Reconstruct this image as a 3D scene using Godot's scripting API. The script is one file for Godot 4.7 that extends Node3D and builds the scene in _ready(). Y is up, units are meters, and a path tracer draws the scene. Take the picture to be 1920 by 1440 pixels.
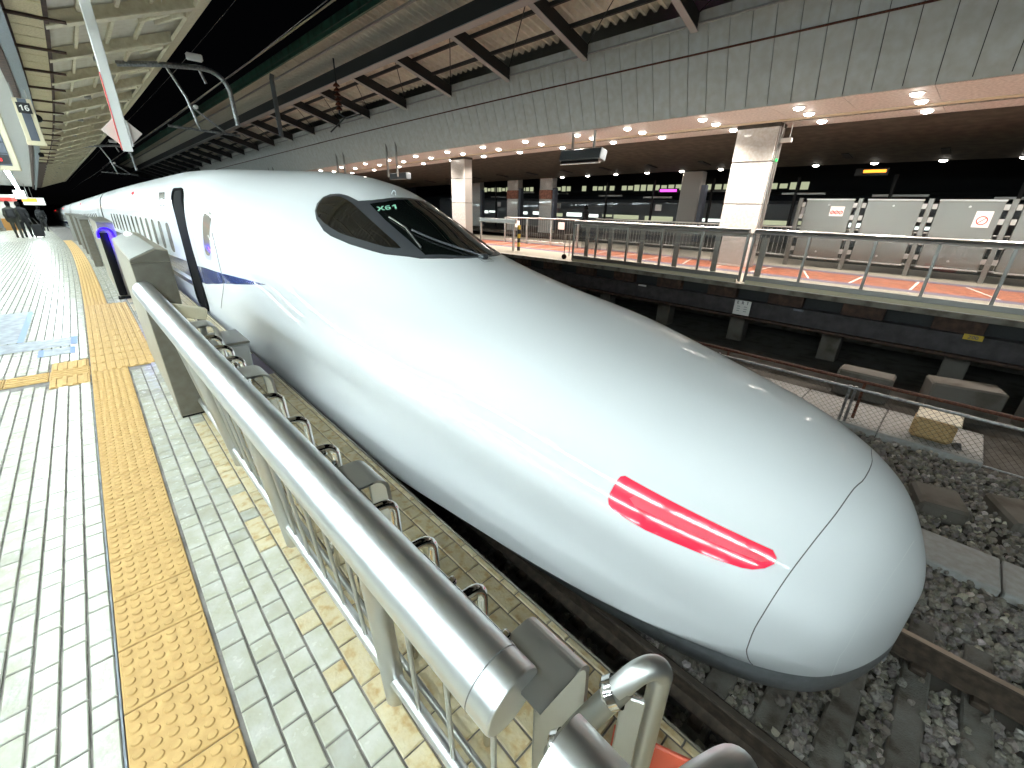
extends Node3D
# A white high-speed train standing at a station platform at night.
# x: across the tracks (near platform left, far platform right), y: up (0 = platform level), -z: along the platform, away.

const EYE := Vector3(0, 1.63, 0)
const XC := 2.82          # middle of the train
const Z0 := 0.353         # tip of its nose
const RAIL_Y := -1.17     # top of the rails

var M := {}
var T := {}
var taken := {}
var SP := {}
var rng := RandomNumberGenerator.new()


# ---------------------------------------------------------------- mesh building
class Geo:
	var v := PackedVector3Array()
	var n := PackedVector3Array()
	var c := PackedColorArray()
	var tint := Color(1, 1, 1)

	func vert(p: Vector3, q: Vector3) -> void:
		v.append(p)
		n.append(q)
		c.append(tint)

	func tri(a: Vector3, b: Vector3, d: Vector3, na: Vector3, nb: Vector3, nd: Vector3) -> void:
		if (d - a).cross(b - a).dot(na + nb + nd) < 0:
			var s := b
			b = d
			d = s
			s = nb
			nb = nd
			nd = s
		vert(a, na)
		vert(b, nb)
		vert(d, nd)

	func flat(a: Vector3, b: Vector3, d: Vector3, out: Vector3) -> void:
		var q := (d - a).cross(b - a).normalized()
		if q.dot(out) < 0:
			q = -q
		tri(a, b, d, q, q, q)

	func quad(a: Vector3, b: Vector3, d: Vector3, e: Vector3, out: Vector3) -> void:
		flat(a, b, d, out)
		flat(a, d, e, out)

	func squad(a: Vector3, b: Vector3, d: Vector3, e: Vector3, na: Vector3, nb: Vector3, nd: Vector3, ne: Vector3) -> void:
		tri(a, b, d, na, nb, nd)
		tri(a, d, e, na, nd, ne)

	func cbox(ctr: Vector3, size: Vector3, ch := 0.004, ba := Basis.IDENTITY) -> void:
		var h := size * 0.5
		ch = minf(ch, minf(h.x, minf(h.y, h.z)) * 0.8)
		var pt := func(s: Vector3, axis: int) -> Vector3:
			var p := Vector3(s.x * (h.x - ch), s.y * (h.y - ch), s.z * (h.z - ch))
			p[axis] = s[axis] * h[axis]
			return ctr + ba * p
		for i in 3:
			var j := (i + 1) % 3
			var k := (i + 2) % 3
			for si in [-1.0, 1.0]:
				var q := []
				for e in [[-1.0, -1.0], [1.0, -1.0], [1.0, 1.0], [-1.0, 1.0]]:
					var s := Vector3.ZERO
					s[i] = si
					s[j] = e[0]
					s[k] = e[1]
					q.append(pt.call(s, i))
				var o := Vector3.ZERO
				o[i] = si
				quad(q[0], q[1], q[2], q[3], ba * o)
				for sj in [-1.0, 1.0]:
					var s1 := Vector3.ZERO
					s1[i] = si
					s1[j] = sj
					s1[k] = -1.0
					var s2 := s1
					s2[k] = 1.0
					var oo := Vector3.ZERO
					oo[i] = si
					oo[j] = sj
					quad(pt.call(s1, i), pt.call(s2, i), pt.call(s2, j), pt.call(s1, j), ba * oo)
		for sx in [-1.0, 1.0]:
			for sy in [-1.0, 1.0]:
				for sz in [-1.0, 1.0]:
					var s := Vector3(sx, sy, sz)
					flat(pt.call(s, 0), pt.call(s, 1), pt.call(s, 2), ba * s)

	func tube(pts: Array, r: float, sides := 12, caps := true, r2 := -1.0) -> void:
		var m := pts.size()
		var up := Vector3.UP
		var rings := []
		var nors := []
		for i in m:
			var d: Vector3 = (pts[mini(i + 1, m - 1)] - pts[maxi(i - 1, 0)]).normalized()
			if absf(d.dot(up)) > 0.95:
				up = Vector3.RIGHT if absf(d.x) < 0.9 else Vector3.FORWARD
			var x := d.cross(up).normalized()
			var y := x.cross(d).normalized()
			up = y
			var rr := r if r2 < 0 else lerpf(r, r2, float(i) / (m - 1))
			var a := []
			var b := []
			for k in sides:
				var w := TAU * k / sides
				var q := x * cos(w) + y * sin(w)
				a.append(pts[i] + q * rr)
				b.append(q)
			rings.append(a)
			nors.append(b)
		for i in m - 1:
			for k in sides:
				var l := (k + 1) % sides
				squad(rings[i][k], rings[i][l], rings[i + 1][l], rings[i + 1][k], nors[i][k], nors[i][l], nors[i + 1][l], nors[i + 1][k])
		if caps:
			for e in [0, m - 1]:
				var o: Vector3 = (pts[0] - pts[1]) if e == 0 else (pts[m - 1] - pts[m - 2])
				for k in sides:
					flat(pts[e], rings[e][k], rings[e][(k + 1) % sides], o)

	# a lathed shape: profile of (radius, height) about an axis through `at` along `ax`
	func lathe(prof: Array, at: Vector3, ax: Vector3, sides := 20) -> void:
		ax = ax.normalized()
		var x := ax.cross(Vector3.RIGHT if absf(ax.x) < 0.8 else Vector3.UP).normalized()
		var y := ax.cross(x)
		for i in prof.size() - 1:
			var p: Vector2 = prof[i]
			var q: Vector2 = prof[i + 1]
			var sl := Vector2(q.y - p.y, p.x - q.x).normalized()
			for k in sides:
				var w0 := TAU * k / sides
				var w1 := TAU * (k + 1) / sides
				var d0 := x * cos(w0) + y * sin(w0)
				var d1 := x * cos(w1) + y * sin(w1)
				var n0 := (d0 * sl.x + ax * sl.y).normalized()
				var n1 := (d1 * sl.x + ax * sl.y).normalized()
				var a := at + d0 * p.x + ax * p.y
				var b := at + d1 * p.x + ax * p.y
				var d := at + d1 * q.x + ax * q.y
				var e := at + d0 * q.x + ax * q.y
				if p.x > 0.0001:
					tri(a, b, d, n0, n1, n1)
				if q.x > 0.0001:
					tri(a, d, e, n0, n1, n0)

	func mesh() -> ArrayMesh:
		var a := []
		a.resize(Mesh.ARRAY_MAX)
		a[Mesh.ARRAY_VERTEX] = v
		a[Mesh.ARRAY_NORMAL] = n
		a[Mesh.ARRAY_COLOR] = c
		var m := ArrayMesh.new()
		m.add_surface_from_arrays(Mesh.PRIMITIVE_TRIANGLES, a)
		return m


# the station lies on a slight curve and falls away a little in the distance
func bend(p: Vector3) -> Vector3:
	var u := maxf(-p.z - 6.0, 0.0)
	var q := u * u if u < 24.0 else 576.0 + 48.0 * (u - 24.0)
	return p + Vector3(-0.00108 * q, -0.00063 * q, 0)


func bend_frame(p: Vector3) -> Transform3D:
	var d := (bend(p + Vector3(0, 0, 0.1)) - bend(p - Vector3(0, 0, 0.1))).normalized()
	var x := Vector3.UP.cross(d).normalized()
	return Transform3D(Basis(x, d.cross(x), d), bend(p))


# sweep a closed profile of (x, y) along z, following the curve of the station
func sweep(g: Geo, prof: Array, zs: Array, caps := true) -> void:
	var m := prof.size()
	var area := 0.0
	for i in m:
		area += prof[i].cross(prof[(i + 1) % m])
	for k in zs.size() - 1:
		for i in m:
			var p: Vector2 = prof[i]
			var q: Vector2 = prof[(i + 1) % m]
			var e := (q - p) * signf(area)
			g.quad(bend(Vector3(p.x, p.y, zs[k])), bend(Vector3(q.x, q.y, zs[k])), bend(Vector3(q.x, q.y, zs[k + 1])), bend(Vector3(p.x, p.y, zs[k + 1])), Vector3(e.y, -e.x, 0))
	if caps:
		var idx := Geometry2D.triangulate_polygon(PackedVector2Array(prof))
		for z in [zs[0], zs[-1]]:
			var o := Vector3(0, 0, 1) if z == maxf(zs[0], zs[-1]) else Vector3(0, 0, -1)
			for i in range(0, idx.size(), 3):
				var a: Vector2 = prof[idx[i]]
				var b: Vector2 = prof[idx[i + 1]]
				var d: Vector2 = prof[idx[i + 2]]
				g.flat(bend(Vector3(a.x, a.y, z)), bend(Vector3(b.x, b.y, z)), bend(Vector3(d.x, d.y, z)), o)


func rect(x0: float, y0: float, x1: float, y1: float) -> Array:
	return [Vector2(x0, y0), Vector2(x1, y0), Vector2(x1, y1), Vector2(x0, y1)]


func steps(z0: float, z1: float, n: int) -> Array:
	var a := []
	for i in n + 1:
		a.append(lerpf(z0, z1, float(i) / n))
	return a


# ---------------------------------------------------------------- scene building
func numbered(called: String) -> String:
	taken[called] = taken.get(called, -1) + 1
	return called if taken[called] == 0 else "%s_%03d" % [called, taken[called]]


func tag(o: Node3D, label: String, category: String, group := "", kind := "") -> Node3D:
	if label:
		o.set_meta("label", label)
	if category:
		o.set_meta("category", category)
	if group:
		o.set_meta("group", group)
	if kind:
		o.set_meta("kind", kind)
	return o


func thing(called: String, at: Vector3, label: String, category: String, group := "") -> Node3D:
	var o := Node3D.new()
	o.name = numbered(called)
	add_child(o)
	o.position = at
	tag(o, label, category, group)
	return o


func put(called: String, shape, m: Material, parent: Node3D = null, at := Vector3.ZERO) -> MeshInstance3D:
	var o := MeshInstance3D.new()
	o.mesh = shape.mesh() if shape is Geo else shape
	o.material_override = m
	o.cast_shadow = GeometryInstance3D.SHADOW_CASTING_SETTING_ON
	if parent == null:
		o.name = numbered(called)
		add_child(o)
	else:
		o.name = called
		parent.add_child(o, true)
	o.position = at
	return o


func structure(called: String, shape, m: Material) -> MeshInstance3D:
	var o := put(called, shape, m)
	o.set_meta("kind", "structure")
	return o


# a part made of world coordinates under a thing that stands at `root.position`
func part(called: String, g: Geo, m: Material, root: Node3D) -> MeshInstance3D:
	var o := put(called, g, m, root)
	var p := Vector3.ZERO
	var q: Node = root
	while q != self and q is Node3D:
		p += q.position
		q = q.get_parent()
	o.position = -p
	return o


func box(called: String, ctr: Vector3, size: Vector3, m: Material, root: Node3D, ch := 0.004, ba := Basis.IDENTITY) -> MeshInstance3D:
	var g := Geo.new()
	g.cbox(ctr, size, ch, ba)
	return part(called, g, m, root)


func pipe(called: String, pts: Array, r: float, m: Material, root: Node3D, sides := 12) -> MeshInstance3D:
	var g := Geo.new()
	g.tube(pts, r, sides)
	return part(called, g, m, root)


func noise(kind: int, freq: float, lo: Color, hi: Color, octaves := 4, side := 512, sd := 1, mid: Variant = null, at := 0.5) -> NoiseTexture2D:
	var f := FastNoiseLite.new()
	f.noise_type = kind
	f.frequency = freq
	f.fractal_octaves = octaves
	f.seed = sd
	var r := Gradient.new()
	r.set_color(0, lo)
	r.set_color(1, hi)
	if mid != null:
		r.add_point(at, mid)
	var t := NoiseTexture2D.new()
	t.width = side
	t.height = side
	t.seamless = true
	t.noise = f
	t.color_ramp = r
	return t


func grey(x: float) -> Color:
	return Color(x, x, x)


# col is a real-world (linear) base colour
func mat(key: String, col: Color, rough: float, metal := 0.0, o := {}) -> StandardMaterial3D:
	var m := StandardMaterial3D.new()
	m.resource_name = key
	m.albedo_color = col.linear_to_srgb()
	m.roughness = rough
	m.metallic = metal
	if o.has("tex"):
		m.albedo_texture = T[o.tex]
	if o.has("rtex"):
		m.roughness_texture = T[o.rtex]
	if o.has("tri"):
		m.uv1_triplanar = true
		m.uv1_world_triplanar = o.get("world", true)
		m.uv1_scale = o.tri if o.tri is Vector3 else Vector3.ONE * o.tri
	if o.has("bump"):
		m.heightmap_enabled = true
		m.heightmap_texture = T[o.bump]
		m.heightmap_scale = o.get("depth", 0.1)
	if o.has("coat"):
		m.clearcoat_enabled = true
		m.clearcoat = o.coat
		m.clearcoat_roughness = o.get("coat_rough", 0.03)
	if o.has("glow"):
		m.emission_enabled = true
		m.emission = o.get("glow_color", Color(1, 1, 1))
		m.emission_energy_multiplier = o.glow
	if o.has("alpha"):
		m.transparency = BaseMaterial3D.TRANSPARENCY_ALPHA
		m.albedo_color.a = o.alpha
	if o.get("vc", false):
		m.vertex_color_use_as_albedo = true
	m.metallic_specular = o.get("spec", 0.5)
	M[key] = m
	return m


const WORDS := ["first", "second", "third", "fourth", "fifth", "sixth", "seventh", "eighth", "ninth", "tenth", "eleventh", "twelfth", "thirteenth", "fourteenth", "fifteenth", "sixteenth", "seventeenth", "eighteenth", "nineteenth", "twentieth"]


func nth(i: int) -> String:
	return WORDS[i] if i < WORDS.size() else "%dth" % (i + 1)


func materials() -> void:
	T.grain = noise(FastNoiseLite.TYPE_SIMPLEX, 0.05, grey(0.80), grey(1.0), 5)
	T.fine = noise(FastNoiseLite.TYPE_SIMPLEX, 0.25, grey(0.7), grey(1.0), 3, 512, 2)
	T.blotch = noise(FastNoiseLite.TYPE_SIMPLEX, 0.012, grey(0.62), grey(1.0), 5, 512, 3)
	T.rough = noise(FastNoiseLite.TYPE_SIMPLEX, 0.03, grey(0.55), grey(1.0), 5, 512, 4)
	T.satin = noise(FastNoiseLite.TYPE_SIMPLEX, 0.02, grey(0.86), grey(1.0), 4, 512, 14)
	T.stain = noise(FastNoiseLite.TYPE_SIMPLEX, 0.02, Color(0.86, 0.74, 0.56), Color(1, 1, 0.98), 5, 512, 5, Color(0.97, 0.94, 0.86), 0.4)
	T.cream = noise(FastNoiseLite.TYPE_SIMPLEX, 0.014, Color(0.90, 0.89, 0.82), Color(1, 1, 1), 5, 512, 6)
	T.rust = noise(FastNoiseLite.TYPE_SIMPLEX, 0.02, Color(0.45, 0.25, 0.16), Color(1, 1, 1), 5, 512, 7, Color(0.8, 0.6, 0.5), 0.5)
	T.relief = noise(FastNoiseLite.TYPE_SIMPLEX, 0.08, grey(0), grey(1), 4, 512, 8)
	T.dirt = noise(FastNoiseLite.TYPE_SIMPLEX, 0.006, Color(0.62, 0.59, 0.53), Color(1, 1, 1), 6, 512, 9, Color(0.9, 0.88, 0.85), 0.4)
	T.soft = noise(FastNoiseLite.TYPE_SIMPLEX, 0.02, Color(0.90, 0.88, 0.84), Color(1, 1, 1), 6, 512, 19)
	mat("paint_white", Color(0.80, 0.82, 0.83), 0.5, 0, {"coat": 0.4, "coat_rough": 0.02, "spec": 0.25})
	mat("paint_blue", Color(0.035, 0.065, 0.25), 0.25, 0, {"coat": 1.0})
	mat("paint_grey", Color(0.20, 0.21, 0.22), 0.3, 0, {"coat": 0.4, "tex": "grain", "tri": 0.6})
	mat("paint_pale", Color(0.58, 0.60, 0.62), 0.3, 0, {"coat": 0.5})
	mat("seam", Color(0.12, 0.12, 0.12), 0.6)
	mat("seam_glint", Color(0.78, 0.8, 0.8), 0.3)
	mat("frame_black", Color(0.055, 0.058, 0.065), 0.35)
	mat("glass_dark", Color(0.006, 0.008, 0.007), 0.03, 0, {"spec": 0.6})
	mat("glass_side", Color(0.004, 0.0035, 0.003), 0.03, 0, {"spec": 0.6})
	mat("glass_cabin", Color(0.22, 0.19, 0.15), 0.08)
	mat("rubber", Color(0.010, 0.010, 0.010), 0.7, 0, {"spec": 0.15})
	mat("print_green", Color(0.35, 0.75, 0.55), 0.5)
	mat("lamp_red", Color(0.75, 0.02, 0.06), 0.12, 0, {"coat": 0.5, "glow": 0.24, "glow_color": Color(0.95, 0.06, 0.22)})
	mat("lamp_pink", Color(0.75, 0.16, 0.2), 0.4, 0, {"spec": 0.2, "glow": 0.26, "glow_color": Color(0.98, 0.22, 0.34), "bump": "relief", "depth": 0.4, "tri": 14.0})
	mat("steel", Color(0.70, 0.71, 0.71), 0.40, 1.0, {"rtex": "satin", "tri": 1.5})
	mat("steel_dull", Color(0.56, 0.56, 0.54), 0.46, 1.0, {"rtex": "satin", "tri": 1.5})
	mat("steel_dark", Color(0.33, 0.33, 0.31), 0.45, 1.0, {"rtex": "satin", "tri": 1.5})
	mat("screen_steel", Color(0.30, 0.30, 0.28), 0.38, 1.0, {"rtex": "satin", "tri": 1.5})
	mat("chrome", Color(0.62, 0.61, 0.59), 0.12, 1.0)
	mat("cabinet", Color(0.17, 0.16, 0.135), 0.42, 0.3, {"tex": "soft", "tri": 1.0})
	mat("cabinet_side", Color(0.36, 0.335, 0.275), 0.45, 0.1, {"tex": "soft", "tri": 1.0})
	mat("tile", Color(0.54, 0.535, 0.49), 0.30, 0, {"tex": "cream", "tri": 0.9, "vc": true, "rtex": "rough", "bump": "relief", "depth": 0.07})
	mat("tile_beige", Color(0.55, 0.49, 0.365), 0.38, 0, {"tex": "stain", "tri": 1.1, "vc": true, "bump": "relief", "depth": 0.12})
	mat("grout", Color(0.26, 0.235, 0.215), 0.9, 0, {"tex": "blotch", "tri": 0.8})
	mat("tactile", Color(0.56, 0.365, 0.145), 0.8, 0, {"tex": "soft", "tri": 1.2, "vc": true})
	mat("concrete", Color(0.26, 0.25, 0.225), 0.85, 0, {"tex": "dirt", "tri": 0.5, "bump": "relief", "depth": 0.3})
	mat("concrete_pale", Color(0.36, 0.37, 0.37), 0.8, 0, {"tex": "soft", "tri": 0.8})
	mat("concrete_dark", Color(0.15, 0.14, 0.125), 0.9, 0, {"tex": "dirt", "tri": 0.4})
	mat("sleeper", Color(0.17, 0.165, 0.15), 0.9, 0, {"tex": "dirt", "tri": 1.3, "bump": "relief", "depth": 0.3})
	mat("rail_rust", Color(0.115, 0.083, 0.06), 0.75, 0.1, {"tex": "blotch", "tri": 1.5})
	mat("rail_top", Color(0.32, 0.27, 0.22), 0.35, 0.8)
	mat("stone", Color(0.95, 0.93, 0.88), 0.9, 0, {"vc": true, "tex": "fine", "tri": 6.0})
	mat("soil", Color(0.10, 0.095, 0.085), 1.0, 0, {"tex": "dirt", "tri": 0.5})
	mat("roof_cream", Color(0.70, 0.65, 0.50), 0.6, 0, {"tex": "soft", "tri": 0.7})
	mat("roof_sheet", Color(0.72, 0.69, 0.61), 0.65, 0, {"tex": "soft", "tri": 0.5})
	mat("roof_strip", Color(0.55, 0.46, 0.27), 0.6, 0, {"tex": "grain", "tri": 1.0})
	mat("beam_blue", Color(0.17, 0.20, 0.22), 0.55, 0, {"tex": "grain", "tri": 1.0})
	mat("steel_black", Color(0.022, 0.024, 0.024), 0.7, 0, {"tex": "grain", "tri": 1.0})
	mat("flange", Color(0.33, 0.33, 0.33), 0.6)
	mat("green", Color(0.03, 0.12, 0.09), 0.55, 0, {"tex": "dirt", "tri": 0.5})
	mat("fascia", Color(0.60, 0.62, 0.615), 0.5, 0, {"tex": "soft", "tri": 0.3})
	mat("ceiling_pink", Color(0.74, 0.70, 0.67), 0.55, 0, {"tex": "grain", "tri": 0.4})
	mat("soffit", Color(0.10, 0.085, 0.065), 0.7, 0, {"tex": "blotch", "tri": 0.3})
	mat("column_white", Color(0.72, 0.73, 0.73), 0.3, 0, {"coat": 0.5, "tex": "soft", "tri": 0.7})
	mat("column_grey", Color(0.30, 0.29, 0.27), 0.35)
	mat("glass", Color(0.9, 0.95, 0.93), 0.02, 0, {"alpha": 0.08})
	mat("glass_smoke", Color(0.16, 0.17, 0.16), 0.02, 0, {"alpha": 0.16})
	mat("far_tile", Color(0.50, 0.47, 0.38), 0.4, 0, {"tex": "grain", "tri": 0.8})
	mat("far_orange", Color(0.58, 0.21, 0.12), 0.4, 0, {"tex": "blotch", "tri": 0.7})
	mat("far_purple", Color(0.17, 0.15, 0.22), 0.5)
	mat("paint_line", Color(0.75, 0.75, 0.70), 0.6)
	mat("rust", Color(0.095, 0.052, 0.036), 0.85, 0, {"tex": "blotch", "tri": 0.8})
	mat("girder", Color(0.075, 0.066, 0.07), 0.7, 0, {"tex": "blotch", "tri": 0.5})
	mat("bronze", Color(0.16, 0.08, 0.05), 0.6, 0.3, {"tex": "rust", "tri": 2.0})
	mat("galvanised", Color(0.50, 0.51, 0.51), 0.4, 0.85, {"tex": "blotch", "tri": 2.0})
	mat("wire", Color(0.07, 0.06, 0.055), 0.6, 0.4)
	mat("beige_box", Color(0.55, 0.40, 0.22), 0.7, 0, {"tex": "stain", "tri": 2.0})
	mat("sign_white", Color(0.78, 0.78, 0.76), 0.5)
	mat("sign_cream", Color(0.66, 0.60, 0.44), 0.5)
	mat("sign_slate", Color(0.10, 0.115, 0.15), 0.4)
	mat("sign_black", Color(0.015, 0.016, 0.02), 0.35)
	mat("sign_red", Color(0.60, 0.05, 0.04), 0.5)
	mat("sign_yellow", Color(0.55, 0.38, 0.04), 0.6)
	mat("sign_pink", Color(0.70, 0.60, 0.56), 0.5)
	mat("orange_paint", Color(0.62, 0.10, 0.05), 0.45)
	mat("mark_blue", Color(0.09, 0.17, 0.40), 0.45)
	mat("mark_grey", Color(0.27, 0.30, 0.35), 0.4, 0, {"tex": "blotch", "tri": 1.0})
	mat("mark_purple", Color(0.14, 0.11, 0.16), 0.6)
	mat("led_red", Color(0.3, 0.0, 0.0), 0.5, 0, {"glow": 2.2, "glow_color": Color(1, 0.12, 0.12)})
	mat("led_blue", Color(0.02, 0.0, 0.4), 0.3, 0, {"glow": 1.1, "glow_color": Color(0.16, 0.02, 1.0)})
	mat("led_magenta", Color(0.3, 0.0, 0.2), 0.5, 0, {"glow": 2.4, "glow_color": Color(1, 0.25, 0.9)})
	mat("led_green", Color(0.0, 0.3, 0.1), 0.5, 0, {"glow": 1.6, "glow_color": Color(0.1, 1.0, 0.3)})
	mat("led_amber", Color(0.3, 0.15, 0.0), 0.5, 0, {"glow": 1.6, "glow_color": Color(1, 0.6, 0.2)})
	mat("tube_glow", Color(0.9, 0.9, 0.9), 0.5, 0, {"glow": 44.0, "glow_color": Color(0.92, 0.99, 1.0)})
	mat("spot_glow", Color(0.9, 0.9, 0.9), 0.5, 0, {"glow": 14.0, "glow_color": Color(1.0, 0.97, 0.93)})
	mat("window_glow", Color(0.5, 0.5, 0.5), 0.5, 0, {"glow": 0.9, "glow_color": Color(0.95, 1.0, 0.97)})
	mat("pane_glow", Color(0.4, 0.4, 0.35), 0.5, 0, {"glow": 0.28, "glow_color": Color(0.95, 0.98, 0.8)})
	mat("housing", Color(0.62, 0.62, 0.60), 0.5)
	mat("cloth_black", Color(0.02, 0.02, 0.022), 0.9)
	mat("cloth_olive", Color(0.045, 0.045, 0.035), 0.9)
	mat("kiosk_white", Color(0.70, 0.68, 0.62), 0.5)
	mat("kiosk_wood", Color(0.42, 0.20, 0.05), 0.5)
	mat("tower", Color(0.03, 0.035, 0.04), 0.7)


func _ready() -> void:
	rng.seed = 61
	var cam := Camera3D.new()
	cam.name = "camera"
	cam.fov = 84.69
	cam.near = 0.03
	cam.far = 400.0
	cam.transform = Transform3D(Basis(Vector3(0.72563, 0.02332, 0.68769), Vector3(0.25176, 0.92113, -0.29688), Vector3(-0.64037, 0.38856, 0.66253)), EYE)
	add_child(cam)
	cam.current = true
	var sky := ProceduralSkyMaterial.new()
	sky.sky_top_color = Color(0.012, 0.014, 0.02)
	sky.sky_horizon_color = Color(0.03, 0.03, 0.035)
	sky.ground_bottom_color = Color(0.01, 0.01, 0.01)
	sky.ground_horizon_color = Color(0.02, 0.02, 0.02)
	sky.sun_angle_max = 0.0
	var e := Environment.new()
	e.background_mode = Environment.BG_SKY
	e.sky = Sky.new()
	e.sky.sky_material = sky
	e.background_energy_multiplier = 0.35
	e.tonemap_mode = Environment.TONE_MAPPER_LINEAR
	e.tonemap_exposure = 1.8
	e.sdfgi_enabled = true
	e.ssao_enabled = true
	e.ssil_enabled = true
	var we := WorldEnvironment.new()
	we.name = "environment"
	we.environment = e
	add_child(we)
	materials()
	lamps()
	ground_and_tracks()
	platform()
	train()
	near_roof()
	far_platform()
	far_roof()
	beyond()
	railing()
	gates()
	between_tracks()
	overhead()
	platform_clutter()


# ---------------------------------------------------------------- lamps over the near platform
func lamps() -> void:
	for row in [[-1.3, "inner"], [-3.4, "middle"], [-6.2, "outer"]]:  # third row is unseen, added to brighten the far fascia
		for i in range(12 if row[0] < -5.0 else 28):
			var z: float = 4.6 - 2.6 * i
			var f := bend_frame(Vector3(row[0], 3.12, z))
			var o := thing("fluorescent_lamp", f.origin, "%s twin-tube lamp counted from the camera in the %s row over the platform" % [nth(i), row[1]], "lamp", "fluorescent lamps over the near platform")
			o.basis = f.basis
			var g := Geo.new()
			g.cbox(Vector3(0, 0.05, 0), Vector3(0.20, 0.05, 2.42), 0.01)
			put("housing", g, M.housing, o)
			for s in [-1, 1]:
				var t := Geo.new()
				t.tube([Vector3(0.06 * s, 0, -1.16), Vector3(0.06 * s, 0, 1.16)], 0.016, 8)
				put("tube", t, M.tube_glow, o)
			var l := AreaLight3D.new()
			l.name = "tube_light"
			l.area_size = Vector2(0.16, 2.3)
			l.area_normalize_energy = true
			l.light_energy = 0.6
			l.light_color = Color(0.95, 1.0, 1.0)
			l.area_range = 40.0
			l.shadow_enabled = true
			o.add_child(l)
			l.position = Vector3(0, -0.03, 0)
			l.rotation = Vector3(-PI / 2, 0, 0)


# ---------------------------------------------------------------- ground and tracks
func rail_profile(x: float) -> Array:
	var y := RAIL_Y
	return [Vector2(x - 0.073, y - 0.174), Vector2(x + 0.073, y - 0.174), Vector2(x + 0.073, y - 0.16), Vector2(x + 0.012, y - 0.14), Vector2(x + 0.009, y - 0.045), Vector2(x + 0.033, y - 0.035), Vector2(x + 0.033, y - 0.006), Vector2(x + 0.026, y), Vector2(x - 0.026, y), Vector2(x - 0.033, y - 0.006), Vector2(x - 0.033, y - 0.035), Vector2(x - 0.009, y - 0.045), Vector2(x - 0.012, y - 0.14), Vector2(x - 0.073, y - 0.16)]


func ground_and_tracks() -> void:
	var g := Geo.new()
	g.quad(Vector3(-150, -1.9, -250), Vector3(150, -1.9, -250), Vector3(150, -1.9, 60), Vector3(-150, -1.9, 60), Vector3.UP)
	structure("ground", g, M.soil)
	g = Geo.new()
	sweep(g, [Vector2(1.0, -1.88), Vector2(4.92, -1.88), Vector2(4.92, -1.44), Vector2(1.0, -1.44)], steps(6, -60, 22))
	structure("track_bed", g, M.soil)
	# rails
	var rx := [2.86 - 0.75, 2.86 + 0.75]
	for i in 2:
		g = Geo.new()
		sweep(g, rail_profile(rx[i]), steps(6, -50, 22))
		var o := thing("rail", Vector3(rx[i], RAIL_Y - 0.17, 0), ["rusty running rail on the side of the tiled platform", "rusty running rail under the far side of the train nose"][i], "rail", "rails of the train's track")
		part("rail_body", g, M.rail_rust, o)
		g = Geo.new()
		sweep(g, rect(rx[i] - 0.022, RAIL_Y, rx[i] + 0.022, RAIL_Y + 0.002), steps(6, -50, 22))
		part("running_surface", g, M.rail_top, o)
	# sleepers with rail chairs
	var k := 0
	for i in 16:
		var z := 2.46 - 0.31 * i
		var o := thing("sleeper", Vector3(2.86, -1.55, z), "%s sleeper counted from the end of the visible track" % nth(i), "sleeper", "sleepers under the train's nose")
		box("beam", Vector3(2.86, -1.44, z), Vector3(2.45, 0.17, 0.155), M.sleeper, o, 0.012)
		for x in rx:
			for s in [-1, 1]:
				box("clip", Vector3(x + 0.115 * s, -1.335, z), Vector3(0.07, 0.05, 0.09), M.rail_rust, o, 0.01)
		k += 1
	# ballast
	var stones := []
	for q in 4:
		stones.append(stone(q + 3))
	var ballast := Node3D.new()
	ballast.name = numbered("ballast")
	add_child(ballast)
	tag(ballast, "grey-brown crushed stone ballast around the rails beside the train nose", "ballast", "", "stuff")
	for q in 4:
		var spots := []
		for i in 9500:
			var x := rng.randf_range(1.04, 4.92)
			var z := rng.randf_range(-3.0, 3.2)
			if i > 7600:
				x = rng.randf_range(5.5, 7.7)
			var y := -1.44 + rng.randf_range(0.0, 0.05)
			var on_sleeper := absf(fposmod(z - 2.46 + 0.155, 0.31) - 0.155) < 0.085 and absf(x - 2.86) < 1.23
			if on_sleeper and rng.randf() < 0.97:
				continue
			if on_sleeper:
				y = -1.345
			elif rng.randf() < 0.35:
				y += 0.035
			if absf(x - rx[0]) < 0.1 or absf(x - rx[1]) < 0.1:
				continue
			spots.append(Vector3(x, y, z))
		var mm := MultiMesh.new()
		mm.transform_format = MultiMesh.TRANSFORM_3D
		mm.use_colors = true
		mm.mesh = stones[q]
		mm.instance_count = spots.size()
		for i in spots.size():
			var s := rng.randf_range(0.7, 1.5)
			mm.set_instance_transform(i, Transform3D(Basis(Vector3(rng.randf_range(-1, 1), rng.randf_range(-1, 1), rng.randf_range(-1, 1)).normalized(), rng.randf_range(0, TAU)).scaled(Vector3(s, s, s)), spots[i]))
			var b := rng.randf_range(0.22, 0.40)
			if rng.randf() < 0.06:
				b = 0.62
			mm.set_instance_color(i, Color(b, b * rng.randf_range(0.88, 0.98), b * rng.randf_range(0.76, 0.94)))
		var mi := MultiMeshInstance3D.new()
		mi.name = "stones"
		mi.multimesh = mm
		mi.material_override = M.stone
		ballast.add_child(mi, true)
		mi.set_meta("kind", "stuff")


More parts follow.
